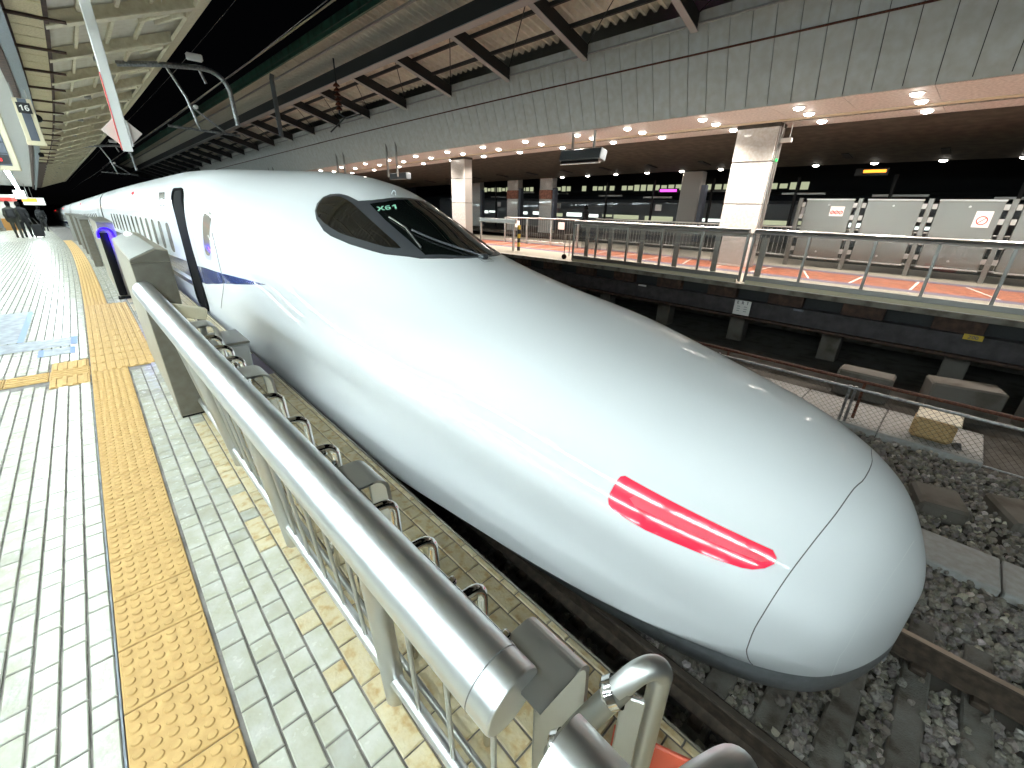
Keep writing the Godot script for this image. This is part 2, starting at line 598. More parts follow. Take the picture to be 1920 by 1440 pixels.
func stone(sd: int) -> ArrayMesh:
	var r := RandomNumberGenerator.new()
	r.seed = sd
	var base := SphereMesh.new()
	base.radius = 0.021
	base.height = 0.037
	base.radial_segments = 7
	base.rings = 4
	var a := base.surface_get_arrays(0)
	var vs: PackedVector3Array = a[Mesh.ARRAY_VERTEX]
	var ix: PackedInt32Array = a[Mesh.ARRAY_INDEX]
	var moved := {}
	var g := Geo.new()
	for i in range(0, ix.size(), 3):
		var t := []
		for k in 3:
			var p := vs[ix[i + k]]
			var key := p.snapped(Vector3.ONE * 0.0005)
			if not moved.has(key):
				moved[key] = p * r.randf_range(0.72, 1.35)
			t.append(moved[key])
		if (t[1] - t[0]).cross(t[2] - t[0]).length() > 1e-8:
			g.flat(t[0], t[1], t[2], t[0] + t[1] + t[2])
	return g.mesh()


# ---------------------------------------------------------------- the near platform
func tile_shape(w: float, l: float) -> ArrayMesh:
	# a slightly domed, chamfered top and four sides
	var g := Geo.new()
	var h := 0.012
	var c := 0.0035
	var a := Vector3(w / 2, 0, l / 2)
	var i := a - Vector3(c, 0, c)
	var q := [Vector3(-1, 0, -1), Vector3(1, 0, -1), Vector3(1, 0, 1), Vector3(-1, 0, 1)]
	g.quad(q[0] * i, q[1] * i, q[2] * i, q[3] * i, Vector3.UP)
	for k in 4:
		var l2 := (k + 1) % 4
		var o: Vector3 = q[k] + q[l2]
		g.quad(q[k] * i, q[l2] * i, q[l2] * a + Vector3(0, -c, 0), q[k] * a + Vector3(0, -c, 0), o + Vector3.UP)
		g.quad(q[k] * a + Vector3(0, -c, 0), q[l2] * a + Vector3(0, -c, 0), q[l2] * a + Vector3(0, -h, 0), q[k] * a + Vector3(0, -h, 0), o)
	return g.mesh()


func dot_block(w: float, bars := 0) -> ArrayMesh:
	var g := Geo.new()
	g.cbox(Vector3(0, -0.006, 0), Vector3(w, 0.014, 0.293), 0.003)
	if bars == 0:
		for i in 6:
			for k in 6:
				g.lathe([Vector2(0.0172, 0), Vector2(0.0142, 0.0045), Vector2(0.0138, 0.0047), Vector2(0.0, 0.0048)], Vector3((i - 2.5) * w / 6.1, 0.001, (k - 2.5) * 0.048), Vector3.UP, 12)
	else:
		for i in 4:
			var x := (i - 1.5) * 0.072
			if bars == 1:
				g.cbox(Vector3(x, 0.003, 0), Vector3(0.034, 0.01, 0.28), 0.004)
			else:
				g.cbox(Vector3(0, 0.003, x), Vector3(w - 0.02, 0.01, 0.034), 0.004)
	return g.mesh()


func platform() -> void:
	var g := Geo.new()
	var zs := steps(3.0, -6.0, 3) + steps(-8.0, -110, 40)
	sweep(g, [Vector2(-9, -1.9), Vector2(0.92, -1.9), Vector2(0.92, -0.22), Vector2(1.03, -0.2), Vector2(1.03, -0.0075), Vector2(-9, -0.0075)], zs)
	var o := structure("platform", g, M.grout)
	# tiles: columns along the platform, long and short ones in turn
	var sizes := {}
	var cells := []
	var cols := []
	var x := -0.333
	while x > -3.6:
		cols.append([x - 0.075, x, 0])
		x -= 0.0752
	x = -0.036
	for i in 9:
		cols.append([x, x + 0.0855, 1])
		x += 0.0855
	x = 0.733
	for i in 2:
		cols.append([x, x + 0.0885, 1])
		x += 0.0885
	cols.append([x, x + 0.085, 1])
	cols.append([x + 0.085, 1.028, 1])
	var ci := 0
	for c in cols:
		var z := 1.3 + fposmod(-1.925 + 0.149 * ci, 0.3)
		var long := false
		while z > -30.0:
			var l := 0.2 if long else 0.1
			var xm: float = (c[0] + c[1]) / 2
			var zm := z - l / 2
			z -= l
			long = not long
			if c[2] == 0 and zm < -5.36 and zm > -6.3 and xm > -0.66:
				continue
			if c[2] == 0 and zm < -5.62 and zm > -5.98:
				continue
			if c[2] == 1 and xm < 0.17 and zm < -5.62 and zm > -9.7:
				continue
			if xm < -1.6 and zm > -0.4:
				continue
			var w: float = c[1] - c[0] - 0.0075
			var key := Vector2(snappedf(w, 0.0005), l)
			if not sizes.has(key):
				sizes[key] = tile_shape(key.x, l - 0.0065)
			var d := Vector3(xm, 0, zm) - EYE
			# how large it shows: area over distance squared, foreshortened; behind the camera it shows nothing
			var ahead := 0.64037 * d.x - 0.38856 * d.y - 0.66253 * d.z
			var show := w * l * 1.63 / pow(ahead, 3) if ahead > 0.2 else 0.0
			var px := 960 + 790 * (0.72563 * d.x + 0.02332 * d.y + 0.68769 * d.z) / ahead
			var py := 720 + 790 * (-0.25176 * d.x - 0.92113 * d.y + 0.29688 * d.z) / ahead
			if px < 0 or px > 1920 or py > 1440:
				show = 0.0
			# three white courses beside the tactile strip, then mixed ones, then beige ones
			var kind: int = c[2]
			if kind == 1 and (xm < 0.2 or (xm < 0.31 and rng.randf() < 0.45)):
				kind = 0
			cells.append([show, xm, zm, key, kind])
		ci += 1
	cells.sort_custom(func(a, b): return a[0] > b[0])
	var rest := {}
	for i in cells.size():
		var c: Array = cells[i]
		var f := bend_frame(Vector3(c[1], rng.randf_range(-0.0008, 0.0008), c[2]))
		f.basis = f.basis * Basis(Vector3(rng.randf_range(-1, 1), 0, rng.randf_range(-1, 1)).normalized(), 0.004)
		var b := rng.randf_range(0.86, 1.0)
		if rng.randf() < 0.04:
			b = rng.randf_range(0.72, 0.82)
		var tint := Color(b, b, b)
		if i < 300:
			var mi := MeshInstance3D.new()
			mi.mesh = tinted(c[3], sizes[c[3]], tint)
			mi.material_override = M.tile if c[4] == 0 else M.tile_beige
			mi.name = "tile"
			o.add_child(mi, true)
			mi.transform = f
		else:
			var k := [c[3], c[4]]
			if not rest.has(k):
				rest[k] = []
			rest[k].append([f, tint])
	for k in rest:
		var mm := MultiMesh.new()
		mm.transform_format = MultiMesh.TRANSFORM_3D
		mm.use_colors = true
		mm.mesh = sizes[k[0]]
		mm.instance_count = rest[k].size()
		for i in rest[k].size():
			mm.set_instance_transform(i, rest[k][i][0])
			mm.set_instance_color(i, rest[k][i][1])
		var mi := MultiMeshInstance3D.new()
		mi.name = "tile_field"
		mi.multimesh = mm
		mi.material_override = M.tile if k[1] == 0 else M.tile_beige
		mi.set_meta("kind", "stuff")
		o.add_child(mi, true)
	# tactile strip
	var dots := dot_block(0.277)
	var bars := dot_block(0.277, 1)
	var wide := dot_block(0.205, 1)
	for i in 105:
		var z := 1.31 - 0.2985 * i - 0.0
		var ahead := z < -5.67 and z > -9.7
		var f := bend_frame(Vector3(-0.186, 0.0, z))
		block(o, bars if ahead else dots, f)
		if ahead:
			block(o, wide, bend_frame(Vector3(0.064, 0.0, z)))
	for p in [[-0.476, -5.57], [-0.476, -6.13]]:
		block(o, bars, bend_frame(Vector3(p[0], 0.0, p[1])))
	for i in 10:
		block(o, dot_block(0.29, 2), bend_frame(Vector3(-0.476 - 0.295 * i, 0.0, -5.83)))
	g = Geo.new()
	for i in 40:
		var za := -30.0 - 2.0 * i
		g.quad(bend(Vector3(-8.9, 0.0, za)), bend(Vector3(-0.335, 0.0, za)), bend(Vector3(-0.335, 0.0, za - 2.0)), bend(Vector3(-8.9, 0.0, za - 2.0)), Vector3.UP)
	put("far_paving", g, M.tile, o)
	# edge strip of the platform
	g = Geo.new()
	sweep(g, rect(1.028, -0.05, 1.036, 0.001), zs)
	put("edge_strip", g, M.concrete, o)
	g = Geo.new()
	sweep(g, [Vector2(-0.3335, -0.006), Vector2(-0.328, -0.006), Vector2(-0.328, 0.0), Vector2(-0.3335, 0.0)], steps(3, -5.3, 3))
	put("joint_strip", g, M.mark_grey, o)
	# painted queue markings
	for m in [[-1.45, -9.5, -0.935, -7.47, "mark_grey"], [-0.935, -9.5, -0.88, -7.47, "mark_blue"], [-1.45, -7.44, -0.475, -6.99, "mark_grey"], [-0.475, -7.44, -0.42, -7.05, "mark_blue"], [-0.735, -6.93, -0.69, -6.62, "mark_blue"], [-0.69, -6.93, -0.48, -6.62, "mark_grey"], [-0.48, -6.93, -0.44, -6.62, "mark_blue"], [0.5, -5.35, 1.03, -4.55, "mark_purple"]]:
		g = Geo.new()
		var z1: float = m[1]
		var z2: float = m[3]
		for zz in 4:
			var za := lerpf(z1, z2, zz / 4.0)
			var zb := lerpf(z1, z2, (zz + 1) / 4.0)
			g.quad(bend(Vector3(m[0], 0.0045, za)), bend(Vector3(m[2], 0.0045, za)), bend(Vector3(m[2], 0.0045, zb)), bend(Vector3(m[0], 0.0045, zb)), Vector3.UP)
		put("floor_marking", g, M[m[4]], o)


var tinted_cache := {}


func tinted(key: Vector2, base: ArrayMesh, t: Color) -> ArrayMesh:
	# a few shades of each size share their meshes
	var k := [key, snappedf(t.r, 0.06), snappedf(t.g, 0.06), snappedf(t.b, 0.06)]
	if not tinted_cache.has(k):
		var a := base.surface_get_arrays(0)
		var c: PackedColorArray = a[Mesh.ARRAY_COLOR]
		c.fill(Color(k[1], k[2], k[3]))
		a[Mesh.ARRAY_COLOR] = c
		var m := ArrayMesh.new()
		m.add_surface_from_arrays(Mesh.PRIMITIVE_TRIANGLES, a)
		tinted_cache[k] = m
	return tinted_cache[k]


func block(o: Node3D, m: ArrayMesh, f: Transform3D) -> void:
	var mi := MeshInstance3D.new()
	mi.mesh = m
	mi.material_override = M.tactile
	mi.name = "tactile_block"
	o.add_child(mi, true)
	mi.transform = f


# ---------------------------------------------------------------- the train
class Spline:
	var kx: Array
	var ky: Array
	var m := []

	func _init(x: Array, y: Array) -> void:
		kx = x
		ky = y
		var n := x.size()
		var d := []
		for i in n - 1:
			d.append((y[i + 1] - y[i]) / float(x[i + 1] - x[i]))
		m.resize(n)
		m[0] = d[0]
		m[n - 1] = d[n - 2]
		for i in range(1, n - 1):
			if d[i - 1] * d[i] <= 0:
				m[i] = 0.0
			else:
				var w1: float = 2 * (x[i + 1] - x[i]) + (x[i] - x[i - 1])
				var w2: float = (x[i + 1] - x[i]) + 2 * (x[i] - x[i - 1])
				m[i] = (w1 + w2) / (w1 / d[i - 1] + w2 / d[i])

	func at(x: float) -> float:
		x = clampf(x, kx[0], kx[-1])
		var i := 0
		while i < kx.size() - 2 and kx[i + 1] < x:
			i += 1
		var h: float = kx[i + 1] - kx[i]
		var t: float = (x - kx[i]) / h
		return ky[i] * (2 * t * t * t - 3 * t * t + 1) + h * m[i] * (t * t * t - 2 * t * t + t) + ky[i + 1] * (-2 * t * t * t + 3 * t * t) + h * m[i + 1] * (t * t * t - t * t)


func shape_train() -> void:
	SP.top = Spline.new([0, .1, .3, .7, 1.3, 2.2, 3.4, 4.2, 5.0, 5.8, 6.8, 8.3, 10.7], [-0.278, 0.039, 0.262, 0.456, 0.599, 0.798, 1.065, 1.296, 1.61, 1.873, 2.001, 2.08, 2.122])
	SP.w = Spline.new([0, .1, .3, .7, 1.3, 2.2, 3.4, 5, 7, 8.5, 10.7], [0.0, 0.414, 0.768, 1.048, 1.255, 1.419, 1.583, 1.653, 1.67, 1.68, 1.68])
	SP.yw = Spline.new([0, 1, 3, 6, 9, 10.7], [-0.278, -0.413, -0.362, -0.2, -0.1, 0.0])
	SP.n = Spline.new([0, 1, 3, 5, 6.4, 8, 9.5, 10.7], [2.075, 2.313, 2.622, 2.606, 2.704, 4.0, 6.5, 6.5])
	SP.yb = Spline.new([0, 1, 3, 4.5, 10.7], [-0.585, -0.476, -0.35, -0.403, -0.403])
	SP.bump = Spline.new([0, 2.0, 3.2, 4.2, 5.2, 6, 7, 8, 9, 10.7], [0.0, 0.0, 0.12, 0.3, 0.45, 0.48, 0.4, 0.2, 0.03, 0.0])
	SP.bw = Spline.new([0, 3, 5, 7, 10.7], [0.5, 0.6, 0.8, 0.95, 1.2])
	SP.hatch = Spline.new([0, .075, .16, .33, .5, .67, .82, .93, 1.4, 2.0], [.397, .400, .419, .441, .475, .51, .534, .547, .534, .51])


# half section at distance s behind the tip: t 0 on top .. 1 widest .. 2 lower edge of the white body .. 3 lower edge of the skirt
func section(s: float, t: float) -> Vector2:
	# the very tip is rounded off
	var w: float = SP.w.at(s) if s > 0.1 else 0.414 * pow(s / 0.1, 0.62)
	var top: float = SP.top.at(s) if s > 0.1 else -0.278 + 0.317 * pow(s / 0.1, 0.56)
	var yw: float = SP.yw.at(s)
	var yb: float = SP.yb.at(s)
	if t <= 1.0:
		var n: float = SP.n.at(s)
		var b: float = SP.bump.at(s)
		var a := t * PI / 2
		var x := w * pow(sin(a), 2 / n)
		var y: float = yw + (top - b - yw) * (pow(cos(a), 2 / n) if t < 1.0 else 0.0)
		var q := clampf(1 - pow(x / (SP.bw.at(s) * 1.6), 2), 0, 1)
		return Vector2(x, y + b * pow(q, 1.6))
	if t <= 2.0:
		var a := t - 1
		return Vector2(w * (1 - 0.06 * a * a), yw + (yb - yw) * a)
	var a := minf(t - 2, 1.0)
	var x2 := w * 0.94
	if t <= 3.0:
		return Vector2(maxf(x2 - 0.10 * a * a, 0.02), yb - 0.235 * a)
	return Vector2(maxf(x2 - 0.10, 0.02) * (4 - t), yb - 0.235)


# v: t, positive on the platform side and negative on the other
func skin(s: float, v: float) -> Vector3:
	var p := section(s, absf(v))
	return bend(Vector3(XC - signf(v) * p.x, p.y, Z0 - s))


func skin_normal(s: float, v: float) -> Vector3:
	var e := 0.002
	var a := skin(s + 0.01, v) - skin(maxf(s - 0.01, 0.0), v)
	var b := skin(s, v + e) - skin(s, v - e)
	var n := a.cross(b).normalized()
	var c := Vector3(XC, 0.2, Z0 - maxf(s, 0.8))
	return n if n.dot(skin(s, v) - bend(c)) > 0 else -n


func t_at(s: float, y: float) -> float:
	var yw: float = SP.yw.at(s)
	if y <= yw:
		return 1.0 + (yw - y) / maxf(yw - SP.yb.at(s), 0.01)
	var lo := 0.0
	var hi := 1.0
	for i in 26:
		var mid := (lo + hi) / 2
		if section(s, mid).y > y:
			lo = mid
		else:
			hi = mid
	return lo


func grid(g: Geo, ss: Array, vs: Array, at: Callable, inner: Vector3) -> void:
	var p := []
	for i in ss.size():
		var row := PackedVector3Array()
		for k in vs.size():
			row.append(at.call(ss[i], vs[k]))
		p.append(row)
	var n := []
	for i in ss.size():
		var row := PackedVector3Array()
		for k in vs.size():
			var a: Vector3 = p[mini(i + 1, ss.size() - 1)][k] - p[maxi(i - 1, 0)][k]
			var b: Vector3 = p[i][mini(k + 1, vs.size() - 1)] - p[i][maxi(k - 1, 0)]
			if i == 0 and b.length() < 0.002:
				b = p[1][mini(k + 1, vs.size() - 1)] - p[1][maxi(k - 1, 0)]
			var q := a.cross(b).normalized()
			if q.dot(p[i][k] - inner) < 0:
				q = -q
			row.append(q)
		n.append(row)
	for i in ss.size() - 1:
		for k in vs.size() - 1:
			g.squad(p[i][k], p[i + 1][k], p[i + 1][k + 1], p[i][k + 1], n[i][k], n[i + 1][k], n[i + 1][k + 1], n[i][k + 1])


# a panel that lies on the skin, `off` proud of it; the outline is (s, v), or (s, height) on the platform side when `by_height`
func panel(outline: Array, off: float, cell := 0.06, by_height := false, far_side := false) -> Geo:
	var k := 1.0 if by_height else 2.4
	var poly := PackedVector2Array()
	for i in outline.size():
		var a := Vector2(outline[i][0], outline[i][1] * k)
		var b := Vector2(outline[(i + 1) % outline.size()][0], outline[(i + 1) % outline.size()][1] * k)
		var n := maxi(1, int(ceil(a.distance_to(b) / cell)))
		for j in n:
			poly.append(a.lerp(b, float(j) / n))
	var pts := PackedVector2Array(poly)
	var lo := poly[0]
	var hi := poly[0]
	for p in poly:
		lo = lo.min(p)
		hi = hi.max(p)
	var x := lo.x + cell * 0.6
	while x < hi.x:
		var y := lo.y + cell * 0.6
		while y < hi.y:
			var q := Vector2(x + 0.17 * cell * sin(y * 91.0), y + 0.17 * cell * cos(x * 77.0))
			if Geometry2D.is_point_in_polygon(q, poly):
				var near := false
				for p in poly:
					if p.distance_squared_to(q) < cell * cell * 0.16:
						near = true
						break
				if not near:
					pts.append(q)
			y += cell
		x += cell
	var pos := PackedVector3Array()
	var nor := PackedVector3Array()
	for p in pts:
		var s := p.x
		var v := p.y / k
		if by_height:
			v = t_at(s, v)
		if far_side:
			v = -v
		var n := skin_normal(s, v)
		pos.append(skin(s, v) + n * off)
		nor.append(n)
	var g := Geo.new()
	var ix := Geometry2D.triangulate_delaunay(pts)
	for i in range(0, ix.size(), 3):
		var mid := (pts[ix[i]] + pts[ix[i + 1]] + pts[ix[i + 2]]) / 3
		if Geometry2D.is_point_in_polygon(mid, poly):
			g.tri(pos[ix[i]], pos[ix[i + 1]], pos[ix[i + 2]], nor[ix[i]], nor[ix[i + 1]], nor[ix[i + 2]])
	for i in poly.size():
		var j := (i + 1) % poly.size()
		var mid2 := Vector3.ZERO
		g.quad(pos[i], pos[j], pos[j] - nor[j] * (off + 0.002), pos[i] - nor[i] * (off + 0.002), (pos[i] - pos[(i + poly.size() / 2) % poly.size()]))
	return g


# a thin raised or dark line along the skin
func seam(line: Array, wide: float, off: float, by_height := false, far_side := false) -> Geo:
	var pts := []
	for i in line.size() - 1:
		var a := Vector2(line[i][0], line[i][1])
		var b := Vector2(line[i + 1][0], line[i + 1][1])
		var n := maxi(2, int(ceil((b - a).length() / 0.05)))
		for j in n + (1 if i == line.size() - 2 else 0):
			pts.append(a.lerp(b, float(j) / n))
	var g := Geo.new()
	var last := []
	for i in pts.size():
		var q: Array = []
		for e in [pts[maxi(i - 1, 0)], pts[i], pts[mini(i + 1, pts.size() - 1)]]:
			var v: float = t_at(e.x, e.y) if by_height else e.y
			if far_side:
				v = -v
			q.append([e.x, v])
		var n := skin_normal(q[1][0], q[1][1])
		var d := (skin(q[2][0], q[2][1]) - skin(q[0][0], q[0][1])).normalized()
		var c := d.cross(n).normalized() * wide / 2
		var p := skin(q[1][0], q[1][1]) + n * off
		if last:
			g.squad(last[0], p - c, p + c, last[1], last[2], n, n, last[2])
		last = [p - c, p + c, n]
	return g


func rounded(s0: float, y0: float, s1: float, y1: float, r: float, lean := 0.0) -> Array:
	var a := []
	for q in [[s1 - r, y1 - r, 0], [s0 + r, y1 - r, 1], [s0 + r, y0 + r, 2], [s1 - r, y0 + r, 3]]:
		for i in 5:
			var w: float = (q[2] + i / 4.0) * PI / 2
			var y: float = q[1] + r * sin(w)
			a.append([q[0] + r * cos(w) + lean * (y - y0), y])
	return a


func train() -> void:
	shape_train()
	var car := thing("train_car", Vector3(XC, RAIL_Y, Z0 - 12), "long white lead car with streamlined nose, blue stripe and dark cab windows", "train car", "cars of the white train")
	var vs := []
	for i in 61:
		vs.append(-1.0 + i / 30.0)
	vs = [-2.0, -1.75, -1.5, -1.25, -1.1] + vs + [1.1, 1.25, 1.5, 1.75, 2.0]
	# body behind the nose cover
	var ss := []
	for i in 116:
		ss.append(0.5 + 0.1 * i)
	for i in 16:
		ss.append(12.5 + 0.9 * (i + 1))
	var g := Geo.new()
	var shift := func(s: float, v: float) -> Vector3:
		return skin(s + (SP.hatch.at(absf(v)) + 0.0025 - 0.5) * clampf(1 - (s - 0.5) / 1.6, 0, 1), v if v != 0 else 0.0001)
	grid(g, ss, vs, shift, Vector3(XC, 0.2, -6))
	part("body", g, M.paint_white, car)
	# nose cover in front of the seam
	var cs := []
	for i in 33:
		cs.append(i / 32.0)
	g = Geo.new()
	var cover := func(c: float, v: float) -> Vector3:
		return skin((SP.hatch.at(absf(v)) - 0.0025) * c * c, v if v != 0 else 0.0001)
	grid(g, cs, vs, cover, Vector3(XC, -0.2, Z0 - 0.8))
	part("nose_cover", g, M.paint_white, car)
	# dark groove behind the seam of the cover, and the line down its middle
	var ring := []
	for i in 81:
		var v := -2.0 + i / 20.0
		ring.append([SP.hatch.at(absf(v)), v])
	part("cover_seam", seam(ring, 0.009, -0.003), M.seam, car)
	part("middle_seam", seam([[0.125, 0.125], [0.149, 0.36], [0.17, 0.517], [0.206, 0.83], [0.221, 1.23], [0.214, 2.0]], 0.006, 0.0012), M.seam_glint, car)  # pale colour paints in the light caught on the seam edge
	# skirt and underside
	g = Geo.new()
	var us := []
	for i in 33:
		us.append(pow(i / 32.0, 2) * 1.0)
	for i in 30:
		us.append(1.4 + 0.4 * i)
	us.append(26.9)
	grid(g, us, [2.0, 2.2, 2.4, 2.6, 2.8, 3.0], func(s, v): return skin(s, v), Vector3(XC, -0.6, -6))
	grid(g, us, [-2.0, -2.2, -2.4, -2.6, -2.8, -3.0], func(s, v): return skin(s, v), Vector3(XC, -0.6, -6))
	part("skirt", g, M.paint_grey, car)
	g = Geo.new()
	grid(g, us, [3.0, 3.5, 4.0], func(s, v): return skin(s, v), Vector3(XC, 0.5, -6))
	grid(g, us, [-3.0, -3.5, -4.0], func(s, v): return skin(s, v), Vector3(XC, 0.5, -6))
	part("underside", g, M.rubber, car)
	# cab windows: frame, windscreen and the two side panes
	var left := [[5.79, 0.2625], [5.64, 0.2875], [5.39, 0.304], [5.24, 0.30], [5.09, 0.2875], [4.915, 0.275], [4.764, 0.2583], [4.589, 0.2375], [4.439, 0.2167], [4.314, 0.1917], [4.189, 0.1667], [4.064, 0.1458], [3.963, 0.1167], [3.838, 0.075], [3.75, 0.0333]]
	var up := [[5.89, 0.2292], [5.916, 0.1917], [5.866, 0.1667], [5.74, 0.1458], [5.59, 0.1333], [5.49, 0.1292], [5.39, 0.125], [5.29, 0.0875], [5.24, 0.0542]]
	var outline := left.duplicate()
	outline.append([3.73, 0.0])
	for i in left.size():
		var p: Array = left[left.size() - 1 - i]
		outline.append([p[0], -p[1]])
	for p in up:
		outline.append([p[0], -p[1]])
	outline.append([5.22, 0.0])
	for i in up.size():
		outline.append(up[up.size() - 1 - i])
	part("cab_window_frame", panel(outline, 0.004, 0.06), M.frame_black, car)
	var shield := [[5.235, 0.105], [4.864, 0.1155], [4.614, 0.1155], [4.389, 0.1155], [4.164, 0.1195], [4.07, 0.123], [3.98, 0.0917], [3.858, 0.0542], [3.79, 0.0292]]
	outline = shield.duplicate()
	outline.append([3.765, 0.0])
	for i in shield.size():
		var p: Array = shield[shield.size() - 1 - i]
		outline.append([p[0], -p[1]])
	outline.append([5.165, -0.06])
	outline.append([5.15, 0.0])
	outline.append([5.165, 0.06])
	part("windscreen", panel(outline, 0.008, 0.06), M.glass_dark, car)
	var side := [[5.765, 0.2583], [5.841, 0.2292], [5.866, 0.1958], [5.765, 0.1708], [5.665, 0.1572], [5.515, 0.151], [5.415, 0.149], [5.24, 0.15], [4.94, 0.1535], [4.689, 0.1545], [4.464, 0.155], [4.36, 0.1583], [4.389, 0.1688], [4.514, 0.1938], [4.664, 0.2137], [4.839, 0.2345], [4.99, 0.2512], [5.165, 0.2678], [5.34, 0.2762], [5.49, 0.2793], [5.64, 0.2752]]
	for far in [false, true]:
		part("cab_side_window", panel(side, 0.008, 0.06, false, far), M.glass_side, car)
	# formation number behind the glass, wiper and its mount, ring above the screen
	formation(car)
	part("wiper_arm", wiper([[3.70, 0.004], [3.80, 0.012], [4.15, 0.05], [4.564, 0.0875]], 0.012), M.frame_black, car)
	part("wiper_blade", wiper([[4.84, 0.1], [4.564, 0.0885], [4.36, 0.1], [4.16, 0.113]], 0.009), M.steel_dark, car)
	g = Geo.new()
	var wm := skin(3.69, 0.004)
	g.cbox(wm + Vector3(0, 0.025, 0), Vector3(0.07, 0.05, 0.09), 0.012)
	part("wiper_mount", g, M.frame_black, car)
	part("wiper_base_seam", seam([[3.62, 0.012], [3.62, -0.006], [3.76, -0.006], [3.76, 0.012], [3.62, 0.012]], 0.005, 0.001), M.seam, car)
	g = Geo.new()
	var rp := []
	var rc := skin(5.30, 0.01)
	var rn := skin_normal(5.30, 0.01)
	for i in 15:
		var w := PI * i / 14.0
		rp.append(rc + Vector3(0, 0, 0.05) * cos(w) + rn * (0.055 * sin(w)))
	g.tube(rp, 0.007, 8)
	part("lifting_ring", g, M.paint_pale, car)
	# tail lamps in the nose, lit red
	var lamp := [[1.31, 0.5625], [0.95, 0.572], [0.598, 0.5833], [0.572, 0.605], [0.572, 0.63], [0.598, 0.6583], [0.637, 0.678], [0.678, 0.6865], [0.793, 0.6925], [0.918, 0.694], [1.11, 0.699], [1.285, 0.6895], [1.32, 0.678], [1.335, 0.66], [1.338, 0.64], [1.335, 0.59], [1.328, 0.572]]
	for far in [false, true]:
		var tl := part("tail_lamp", panel(lamp, 0.004, 0.035, false, far), M.lamp_red, car)
		part("lamp_gasket", seam(lamp + [lamp[0]], 0.008, 0.003, false, far), M.paint_pale, car)
		put("lens_band", panel([[1.22, 0.606], [0.9, 0.610], [0.62, 0.617], [0.595, 0.628], [0.62, 0.640], [0.9, 0.642], [1.2, 0.640], [1.24, 0.625]], 0.0062, 0.03, false, far), M.lamp_pink, tl)
	# stripes
	var wide := [[5.79, 0.739], [6.6, 0.717], [7.26, 0.698], [8.17, 0.68], [8.75, 0.646], [9.6, 0.63], [11.6, 0.575], [14, 0.56], [26.88, 0.56], [26.88, 0.33], [14, 0.33], [11.5, 0.345], [9.6, 0.36], [8.45, 0.407], [7.3, 0.563], [6.58, 0.645]]
	var thin := [[9.0, 0.30], [9.7, 0.289], [11.4, 0.262], [26.88, 0.255], [26.88, 0.165], [11.4, 0.172], [9.7, 0.205], [9.0, 0.21]]
	for far in [false, true]:
		part("blue_stripe", panel(wide, 0.0018, 0.16, true, far), M.paint_blue, car)
		part("thin_stripe", panel(thin, 0.0018, 0.16, true, far), M.paint_blue, car)
	# doors
	part("doorway_darkness", panel(rounded(8.66, -0.07, 9.45, 1.76, 0.16, 0.22), 0.006, 0.1, true), M.rubber, car)  # black patch standing in for the unlit inside of the open doorway
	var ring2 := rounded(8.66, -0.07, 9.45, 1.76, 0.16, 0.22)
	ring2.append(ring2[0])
	var rim_path := []
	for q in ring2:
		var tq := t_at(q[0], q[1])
		rim_path.append(skin(q[0], tq) + skin_normal(q[0], tq) * 0.012)
	pipe("doorway_rim", rim_path, 0.022, M.rubber, car, 8)  # black ring around the doorway patch
	part("crew_door_frame", panel(rounded(7.70, 0.82, 8.10, 1.49, 0.11, 0.2), 0.002, 0.08, true), M.paint_pale, car)
	part("crew_door_window", panel(rounded(7.76, 0.88, 8.02, 1.45, 0.09, 0.25), 0.005, 0.08, true), M.glass_cabin, car)
	part("door_rail", seam([[8.61, 1.17], [8.56, 0.65], [8.52, 0.12]], 0.025, 0.004, true), M.paint_pale, car)
	part("door_rail", seam([[7.75, 1.19], [7.53, 0.968], [7.32, 0.681], [7.27, 0.543], [7.38, 0.42], [7.70, 0.157]], 0.022, 0.003, true), M.seam, car)
	part("crew_hatch_seam", seam(rounded(8.15, 1.50, 8.55, 1.63, 0.05) + [rounded(8.15, 1.50, 8.55, 1.63, 0.05)[0]], 0.007, 0.0015, true), M.paint_pale, car)
	part("destination_display", panel(rounded(10.75, 1.50, 11.45, 1.73, 0.02), 0.004, 0.12, true), M.glass_cabin, car)
	for i in 13:
		var c := 10.98 + 1.04 * i
		if c < 26.0:
			part("passenger_window", panel(rounded(c - 0.21, 0.68, c + 0.21, 1.205, 0.13), 0.004, 0.12, true), M.glass_cabin, car)
	g = Geo.new()
	var red := skin(15.94, t_at(15.94, 1.76))
	g.lathe([Vector2(0.05, 0), Vector2(0.045, 0.03), Vector2(0.0, 0.045)], red, Vector3(-0.7, 0.7, 0), 12)
	part("side_lamp", g, M.led_red, car)
	# rear end of the car
	part("end_plate", car_end(26.9), M.seam, car)
	for k in 3:
		next_car(k)


func car_end(s: float) -> Geo:
	var g := Geo.new()
	var c := bend(Vector3(XC, 0.5, Z0 - s))
	for i in 48:
		var a := -2.0 + i / 12.0
		g.flat(c, skin(s, a), skin(s, a + 1 / 12.0), Vector3(0, 0, -1))
	return g


func formation(car: Node3D) -> void:
	# "X61" lettered on the upper corner of the windscreen
	var n := skin_normal(5.0, 0.075)
	var f := SystemFont.new()
	f.font_names = PackedStringArray(["Droid Sans"])
	f.font_weight = 700
	var tm := TextMesh.new()
	tm.text = "X61"
	tm.font = f
	tm.font_size = 32
	tm.pixel_size = 0.0042
	tm.depth = 0.0015
	var o := put("formation_number", tm, M.print_green, car)
	var right := (skin(4.96, 0.040) - skin(5.06, 0.105)).normalized()
	var upv := n.cross(right).normalized()
	right = upv.cross(n).normalized()
	o.transform = Transform3D(Basis(right, upv, n), skin(5.03, 0.072) + n * 0.011 - car.position)


